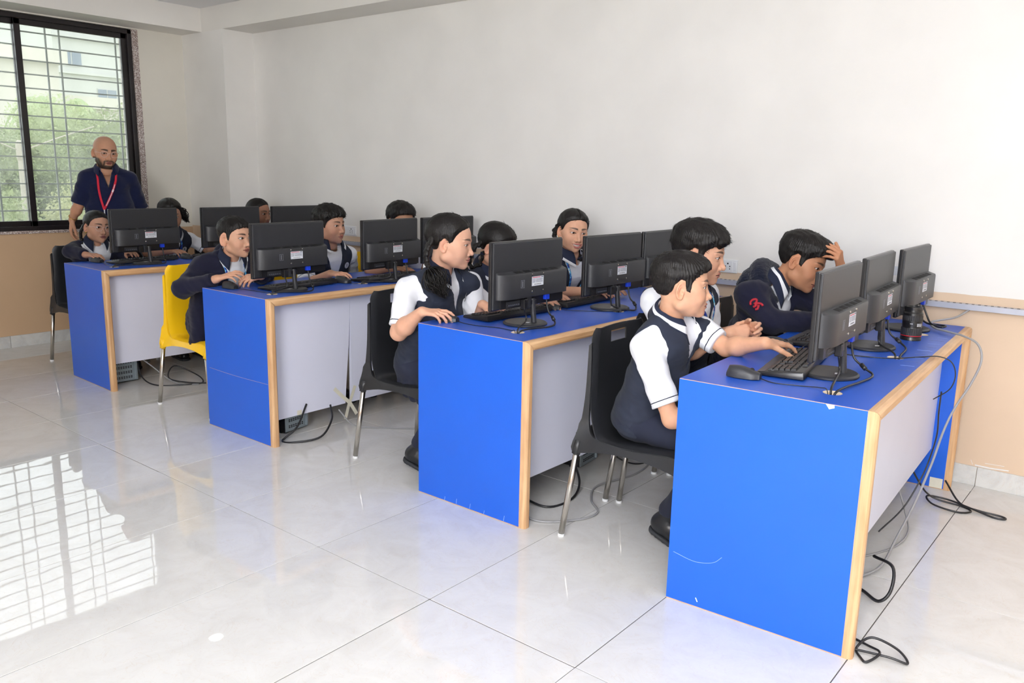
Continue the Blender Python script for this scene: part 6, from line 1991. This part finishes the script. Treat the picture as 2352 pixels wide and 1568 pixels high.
PEOPLE = {
 'D1': dict(label='boy in navy vest and white sleeves reaching to the keyboard in front', H=(-1.39, -1.62, 1.034), hs=1.06, head=(33, 2, 0), N=(-1.435, -1.60, 0.905), P=(-1.54, -1.575, 0.525), yaw=10,
    SR=(-1.465, -1.725, 0.805), SL=(-1.375, -1.475, 0.855), fat=1.08, outfit='vest', sl=0.80, collar='stripe', skin=(212, 164, 134), face=dict(cheek=1.04, jaw=1.0), gaze=(0, 1, -.05),
    hair=boy(dz=0.004, side=0.0035, top=0.013, front=0.010, strands=700, slen=0.012, lift=0.06),
    R=dict(W=(-1.19, -1.69, 0.585), E=(-1.335, -1.735, 0.565), d=(1, 0.2, -0.1), n=(0, 0, 1), curl=LOOSE),
    L=dict(W=(-1.098, -1.525, 0.848), E=(-1.265, -1.475, 0.800), d=(0.30, 0.93, -0.10), n=(0.15, 0, 1), curl=((6, 20, 16), (4, 18, 14), (6, 20, 14), (8, 22, 16)), spread=9, thumb=(45, 15), end=0.72),
    legs=(((-1.17, -1.665, 0.47), (-1.42, -1.545, 0.10)), ((-1.17, -1.49, 0.47), (-1.40, -1.43, 0.13))), foot_tilt=0.25, foot_yaw=-10),
 'D2': dict(label='tall boy in navy vest with blue lanyard and clasped hands', H=(-1.50, -1.27, 1.122), hs=1.08, head=(16, 10, 2), N=(-1.555, -1.25, 0.985), P=(-1.63, -1.14, 0.535), yaw=5, SR=(-1.62, -1.40, 0.925), SL=(-1.545, -1.085, 0.93), outfit='vest', fat=1.05, sl=0.8,
    collar='navy', lanyard='blue', lan_len=0.23, lan_x=-0.02, skin=(212, 164, 136), face=dict(jaw=0.97, nose=1.05), gaze=(0, 1, -.25), vdepth=0.20,
    hair=boy(side=0.006, top=0.021, front=0.006, strands=1100, slen=0.024, lift=0.12, lumps=(((0.012, 0.078, 0.062), (0.040, 0.018, 0.020)), ((0.030, 0.070, 0.052), (0.020, 0.016, 0.018)))),
    R=dict(W=(-1.318, -1.345, 0.828), hint=(-.2, -.4, -1), d=(0.75, 0.62, 0.12), n=(0.35, -0.75, 0.5), curl=((30, 45, 30), (34, 48, 32), (38, 50, 34), (42, 52, 34))),
    L=dict(W=(-1.300, -1.235, 0.838), E=(-1.545, -1.03, 0.725), d=(0.80, -0.42, 0.10), n=(0.35, 0.80, 0.35), curl=((10, 40, 30), (20, 45, 30), (30, 45, 30), (36, 45, 30)), thumb=(35, 10)),
    legs=seat_legs(-1.63, -1.14)),
 'D3': dict(label='boy in navy hooded fleece holding his forehead over the desk', H=(-1.288, -0.70, 1.066), hs=1.08, head=(2, 20, -8), N=(-1.385, -0.73, 0.955), P=(-1.58, -0.65, 0.53), yaw=0, SR=(-1.435, -0.885, 0.915), SL=(-1.40, -0.585, 0.915), outfit='jacket', fat=1.08, hood=1.05,
    collar='stripe', vdepth=0.26, vw=0.36, skin=(184, 132, 100), lipc=(140, 84, 74), face=dict(jaw=0.98, nose=1.02), gaze=(0.15, 1, -.05), emblem=True,
    hair=boy(side=0.004, top=0.020, front=0.014, strands=900, slen=0.018, lift=0.1, lumps=(((0.0, 0.092, 0.066), (0.045, 0.020, 0.016)),)),
    R=dict(W=(-1.13, -0.735, 0.822), E=(-1.325, -0.905, 0.822), d=(0.8, 0.5, -0.05), n=(0, 0, 1), curl=LOOSE),
    L=dict(W=(-1.120, -0.690, 1.046), E=(-1.085, -0.600, 0.835), d=(-0.10, -0.48, 0.87), n=(0.97, -0.12, 0.05), curl=((48, 22, 12), (52, 22, 12), (56, 22, 12), (60, 24, 14)), spread=11, thumb=(40, 10), end=1.86),
    legs=seat_legs(-1.58, -0.65)),
 'C1': dict(label='girl with two braids in profile, hand on mouse, navy vest', H=(-2.615, -1.545, 1.108), hs=1.10, head=(31, 8, 2), N=(-2.672, -1.545, 0.970), P=(-2.80, -1.525, 0.535), yaw=12, SR=(-2.745, -1.70, 0.885), SL=(-2.625, -1.385, 0.90), fat=1.22, belly=0.012, outfit='vest', sl=0.86,
    collar='navy', badge=True, badge_x=-0.06, skin=(216, 168, 142), lipc=(178, 110, 104), face=dict(cheek=1.12, jaw=1.06, smile=0.45, lid=0.72, nose=0.98), gaze=(0, 1, -.22), neck_r=0.044, vdepth=0.17,
    hair=girl(), braids=(([(0.062, -0.060, 0.010), (0.070, -0.075, -0.035), (0.074, -0.072, -0.080), (0.082, -0.055, -0.118)], 0.0155, 0.0125, 12), ([(-0.060, -0.060, 0.010), (-0.070, -0.065, -0.04), (-0.080, -0.035, -0.085), (-0.088, 0.005, -0.115)], 0.0150, 0.012, 12)),
    curls=(((0.082, -0.052, -0.116), (0.112, 0.032, -0.205), 230, 0.022, 0.011, 0.0030, 1.6), ((-0.088, 0.006, -0.115), (-0.105, 0.075, -0.19), 190, 0.020, 0.010, 0.0030, 1.6)),
    R=dict(W=(-2.545, -1.798, 0.818), E=(-2.715, -1.775, 0.700), d=(0.93, 0.33, 0.0), n=(0.1, -0.25, 1), curl=((4, 22, 20), (14, 32, 24), (20, 36, 26), (24, 38, 26)), spread=8, thumb=(38, 8), fat=1.18),
    L=dict(W=(-2.475, -1.475, 0.822), d=(0.9, 0.2, -0.1), n=(0, 0, 1), curl=FLAT_CURL, hint=(-.3, .3, -1), fat=1.1),
    skirt=0.31, legs=(((-2.50, -1.61, 0.47), (-2.735, -1.625, 0.10)), ((-2.49, -1.44, 0.47), (-2.71, -1.48, 0.11))), foot_tilt=0.3),
 'C2': dict(label='girl with looped braid, face hidden behind the big middle monitor', H=(-2.735, -1.07, 1.052), hs=1.05, head=(18, 26, 0), N=(-2.80, -1.06, 0.935), P=(-2.93, -1.01, 0.53), yaw=5, outfit='vest', collar='navy', far=1, sl=0.85, skin=(214, 166, 140),
    SR=(-2.80, -1.215, 0.855), SL=(-2.76, -0.915, 0.865), hair=girl(part=(-0.01,)), fat=1.05,
    braids=(([(0.058, -0.055, 0.00), (0.080, -0.075, -0.045), (0.085, -0.070, -0.10), (0.070, -0.045, -0.135), (0.056, -0.020, -0.10), (0.058, -0.03, -0.05)], 0.014, 0.0105, 17),),
    R=dict(W=(-2.430, -1.135, 0.815), d=(0.98, 0.1, 0), n=(0, -.1, 1), curl=MOUSE_CURL, hint=(-.2, -.4, -1)),
    L=dict(W=(-2.47, -0.97, 0.825), d=(1, 0, -.05), n=(0, 0, 1), curl=FLAT_CURL, hint=(-.2, .4, -1)), legs=seat_legs(-2.93, -1.01)),
 'C3': dict(label='smiling girl with centre parting and blue lanyard between two monitors', H=(-2.62, -0.555, 1.118), hs=1.02, head=(-32, 6, -5), N=(-2.650, -0.525, 0.985), P=(-2.855, -0.49, 0.535), yaw=-8, outfit='vest', collar='navy', lanyard='blue', lan_len=0.30, far=0, sl=0.85, skin=(210, 162, 134), lipc=(182, 112, 106),
    SR=(-2.735, -0.685, 0.91), SL=(-2.63, -0.385, 0.92), face=dict(smile=1.0, open=0.6, cheek=1.04, lid=0.72, nose=1.05, jaw=0.96), gaze=(-0.1, 1, -.12), vdepth=0.26,
    hair=girl(side=0.009, top=0.013), braids=(([(0.060, -0.060, 0.015), (0.078, -0.062, -0.02), (0.076, -0.045, -0.07), (0.075, -0.02, -0.12)], 0.015, 0.012, 12), ([(-0.060, -0.055, 0.00), (-0.064, -0.055, -0.05), (-0.066, -0.04, -0.10), (-0.072, -0.01, -0.15)], 0.016, 0.013, 12)),
    curls=(((0.075, -0.02, -0.12), (0.080, 0.035, -0.21), 70, 0.011, 0.006, 0.0028, 1.2),), earring=True,
    R=dict(W=(-2.40, -0.74, 0.822), E=(-2.63, -0.835, 0.80), d=(0.85, 0.5, 0), n=(0, 0, 1), curl=FLAT_CURL),
    L=dict(W=(-2.42, -0.50, 0.82), d=(0.9, -0.2, 0), n=(0, 0, 1), curl=FLAT_CURL, hint=(-.2, .4, -1)), legs=seat_legs(-2.90, -0.52)),
 'B1': dict(label='boy in navy fleece on yellow chair with fingers together above mouse', H=(-4.245, -1.625, 1.030), hs=1.04, head=(13, 2, 0), N=(-4.30, -1.625, 0.905), P=(-4.44, -1.66, 0.53), yaw=-4, SR=(-4.36, -1.775, 0.860), SL=(-4.27, -1.475, 0.860), outfit='jacket', hood=0.72, far=0, fat=1.05,
    collar='navy', lanyard='blue', lan_len=0.22, vdepth=0.20, vw=0.42, skin=(212, 164, 136), face=dict(cheek=1.0, jaw=0.94, ear=1.12, lid=1.08), gaze=(-0.45, 1, 0.02),
    hair=boy(dz=0.006, side=0.004, top=0.011, front=0.003, strands=500, slen=0.012, lift=0.08),
    R=dict(W=(-4.075, -1.860, 0.822), E=(-4.285, -1.945, 0.755), d=(0.70, 0.62, 0.28), n=(-0.2, -0.55, 0.85), curl=((0, 26, 22), (6, 30, 24), (12, 34, 24), (18, 36, 24)), spread=9, thumb=(40, 5), end=1.94),
    L=dict(W=(-3.955, -1.655, 0.835), E=(-4.14, -1.52, 0.80), d=(-0.05, -0.95, -0.10), n=(0.45, 0.0, 0.9), curl=((26, 36, 24), (28, 40, 26), (32, 42, 26), (36, 42, 28)), end=1.90),
    jacket_ext=(((-4.40, -1.74, 0.62), (-4.375, -1.825, 0.42), 0.075, 0.045), ((-4.36, -1.79, 0.60), (-4.33, -1.825, 0.45), 0.06, 0.04)), hem=0.345, legs=seat_legs(-4.44, -1.66)),
 'B2': dict(label='round-faced boy in navy vest with badge, hand on mouse with red glow', H=(-4.19, -0.985, 1.082), hs=1.05, head=(12, 2, 0), N=(-4.205, -0.980, 0.955), P=(-4.32, -0.975, 0.535), yaw=-6, SR=(-4.255, -1.135, 0.885), SL=(-4.195, -0.83, 0.885), outfit='vest', fat=1.18, collar='navy', badge=True, far=1,
    vdepth=0.23, sl=0.86, skin=(202, 154, 128), face=dict(cheek=1.10, jaw=1.05, w=1.02, lid=0.85), gaze=(0, 1, -.05), neck_r=0.044,
    hair=boy(side=0.007, top=0.022, front=0.004, strands=1000, slen=0.024, lift=0.18, rough=0.003),
    R=dict(W=(-3.895, -1.225, 0.818), hint=(-.2, -.5, -1), d=(0.93, 0.10, 0.02), n=(0, -.2, 1), curl=((4, 24, 20), (10, 30, 22), (14, 34, 24), (20, 36, 24)), spread=8, thumb=(36, 10)),
    L=dict(W=(-4.20, -0.86, 0.64), hint=(-.4, .3, -1), d=(0.9, -.3, -.2), n=(0, 0, 1), curl=LOOSE), legs=seat_legs(-4.34, -0.98)),
 'B3': dict(label='dark-haired boy whose eyes show just above the monitor', H=(-4.00, -0.55, 1.102), hs=1.04, head=(-16, 6, 0), N=(-4.06, -0.54, 0.975), P=(-4.42, -0.49, 0.53), yaw=0, SR=(-4.10, -0.69, 0.90), SL=(-4.07, -0.40, 0.90), outfit='vest', collar='navy', far=1, sl=0.85, skin=(178, 132, 104), gaze=(0.1, 1, -.1),
    hair=boy(side=0.011, top=0.022, front=0.008, strands=700, slen=0.02, lift=0.15), face=dict(lid=0.75),
    R=dict(W=(-3.885, -0.735, 0.815), E=(-4.03, -0.80, 0.80), d=(0.9, 0.35, -.02), n=(0, -.2, 1), curl=FLAT_CURL, spread=9),
    L=dict(W=(-3.90, -0.42, 0.82), hint=(-.2, .4, -1), d=(0.9, 0, 0), n=(0, 0, 1), curl=FLAT_CURL), legs=seat_legs(-4.42, -0.49)),
 'A1': dict(label='small girl with round glasses and navy jacket using mouse by the window', H=(-5.945, -1.640, 0.997), hs=1.0, head=(4, 2, -4), N=(-5.985, -1.640, 0.878), P=(-6.09, -1.63, 0.52), yaw=-6, SR=(-6.03, -1.765, 0.83), SL=(-5.98, -1.49, 0.83), sc=0.86, outfit='jacket', hood=0, far=1, collar='navy', vdepth=0.30, vw=0.34,
    skin=(184, 140, 116), lipc=(138, 84, 80), face=dict(cheek=1.06, open=0.0, lid=1.08), gaze=(-0.2, 1, 0.05), glasses=1.0, earring=True,
    hair=girl(side=0.006, top=0.008), braids=(([(0.058, -0.062, 0.00), (0.074, -0.072, -0.04), (0.076, -0.066, -0.085), (0.070, -0.055, -0.115)], 0.0150, 0.0135, 10), ([(-0.058, -0.062, 0.00), (-0.070, -0.07, -0.04), (-0.072, -0.06, -0.09)], 0.014, 0.012, 8)),
    R=dict(W=(-5.765, -1.805, 0.822), E=(-5.95, -1.825, 0.835), d=(0.93, 0.36, 0), n=(0, -.2, 1), curl=MOUSE_CURL, end=1.90),
    L=dict(W=(-5.77, -1.52, 0.825), hint=(-.3, .5, -.6), d=(0.9, 0, 0), n=(0, 0, 1), curl=FLAT_CURL, end=1.88), legs=seat_legs(-6.09, -1.63, fwd=0.33, back=0.28)),
 'A2': dict(label='girl with curly side hair and lanyard behind the window-side monitor', H=(-5.90, -1.115, 1.068), hs=1.04, head=(-20, 12, 4), N=(-5.95, -1.10, 0.945), P=(-6.12, -1.08, 0.53), yaw=-8, SR=(-5.985, -1.235, 0.88), SL=(-5.93, -0.945, 0.875), outfit='vest', fat=1.1, collar='navy', lanyard='blue', lan_len=0.30, badge=True, far=1, sl=0.80,
    skin=(180, 136, 112), hair=girl(side=0.010, top=0.014), vdepth=0.24,
    curls=(((-0.066, -0.005, 0.045), (-0.112, 0.010, -0.055), 110, 0.013, 0.012, 0.0032, 2.2), ((0.066, -0.005, 0.045), (0.105, 0.005, -0.05), 40, 0.012, 0.012, 0.0055, 2.2)),
    R=dict(W=(-5.70, -1.235, 0.82), E=(-5.86, -1.33, 0.805), d=(0.9, 0.25, 0), n=(0, -.2, 1), curl=MOUSE_CURL),
    L=dict(W=(-5.66, -0.86, 0.82), E=(-5.86, -0.845, 0.80), d=(0.95, 0.0, 0), n=(0, 0, 1), curl=FLAT_CURL), legs=seat_legs(-6.12, -1.08)),
 'A3': dict(label='girl in the far corner whose face shows between two monitors', H=(-5.70, -0.485, 1.078), hs=1.02, head=(16, 4, 0), N=(-5.76, -0.48, 0.955), P=(-6.08, -0.50, 0.53), yaw=0, outfit='vest', collar='navy', far=1, skin=(164, 118, 94), lipc=(130, 74, 68), hair=girl(side=0.006, top=0.007), face=dict(lip=1.15, w=0.95),
    SR=(-5.80, -0.62, 0.87), SL=(-5.77, -0.345, 0.87), curls=(((0.0, -0.10, 0.05), (0.01, -0.125, -0.06), 30, 0.012, 0.008, 0.005, 1.5),), gaze=(0, 1, -.05),
    R=dict(W=(-5.60, -0.60, 0.82), hint=(-.2, -.4, -1), d=(0.95, 0.1, 0), n=(0, 0, 1), curl=FLAT_CURL), L=dict(W=(-5.60, -0.40, 0.82), hint=(-.2, .4, -1), d=(0.95, 0, 0), n=(0, 0, 1), curl=FLAT_CURL), legs=seat_legs(-6.08, -0.50)),
 'T': dict(label='bald bearded man in navy polo and red lanyard standing by the window', stand=True, H=(-6.42, -1.320, 1.520), hs=1.08, sc=1.0, head=(-8, 8, -3), N=(-6.455, -1.305, 1.385), P=(-6.52, -1.27, 0.90), yaw=-22, SR=(-6.515, -1.43, 1.325), SL=(-6.425, -1.145, 1.320), fat=1.02, belly=0.015, outfit='polo', sl=0.92, far=0, neck_r=0.052,
    collar='polo', lanyard='red', lan_len=0.27, lan_x=0.045, card=True, collar_open=140, skin=(194, 146, 118), lipc=(150, 92, 84), beard=0.92, glasses=1.04, bracelet=True, vdepth=0.12, face=dict(brow=1.35, jaw=1.0, nose=1.12, lid=0.62, ear=1.0, cheek=0.98), gaze=(0.05, 1, -.1),
    R=dict(W=(-6.632, -1.512, 1.012), E=(-6.555, -1.490, 1.115), d=(-0.15, -0.12, -0.98), n=(-0.3, -0.90, 0.15), curl=((16, 24, 16), (22, 30, 20), (26, 32, 20), (30, 34, 22)), hsc=1.05),
    L=dict(W=(-6.36, -1.05, 0.84), E=(-6.44, -1.06, 1.075), d=(0, 0, -1), n=(0.4, 0.9, 0), curl=LOOSE),
    legs=(((-6.50, -1.37, 0.50), (-6.52, -1.37, 0.09)), ((-6.46, -1.19, 0.50), (-6.50, -1.18, 0.09))), legfat=1.2),
}
ONLY = globals().get('ONLY_PEOPLE')
for _k in PEOPLE:
    if ONLY is None or _k in ONLY: person(_k)
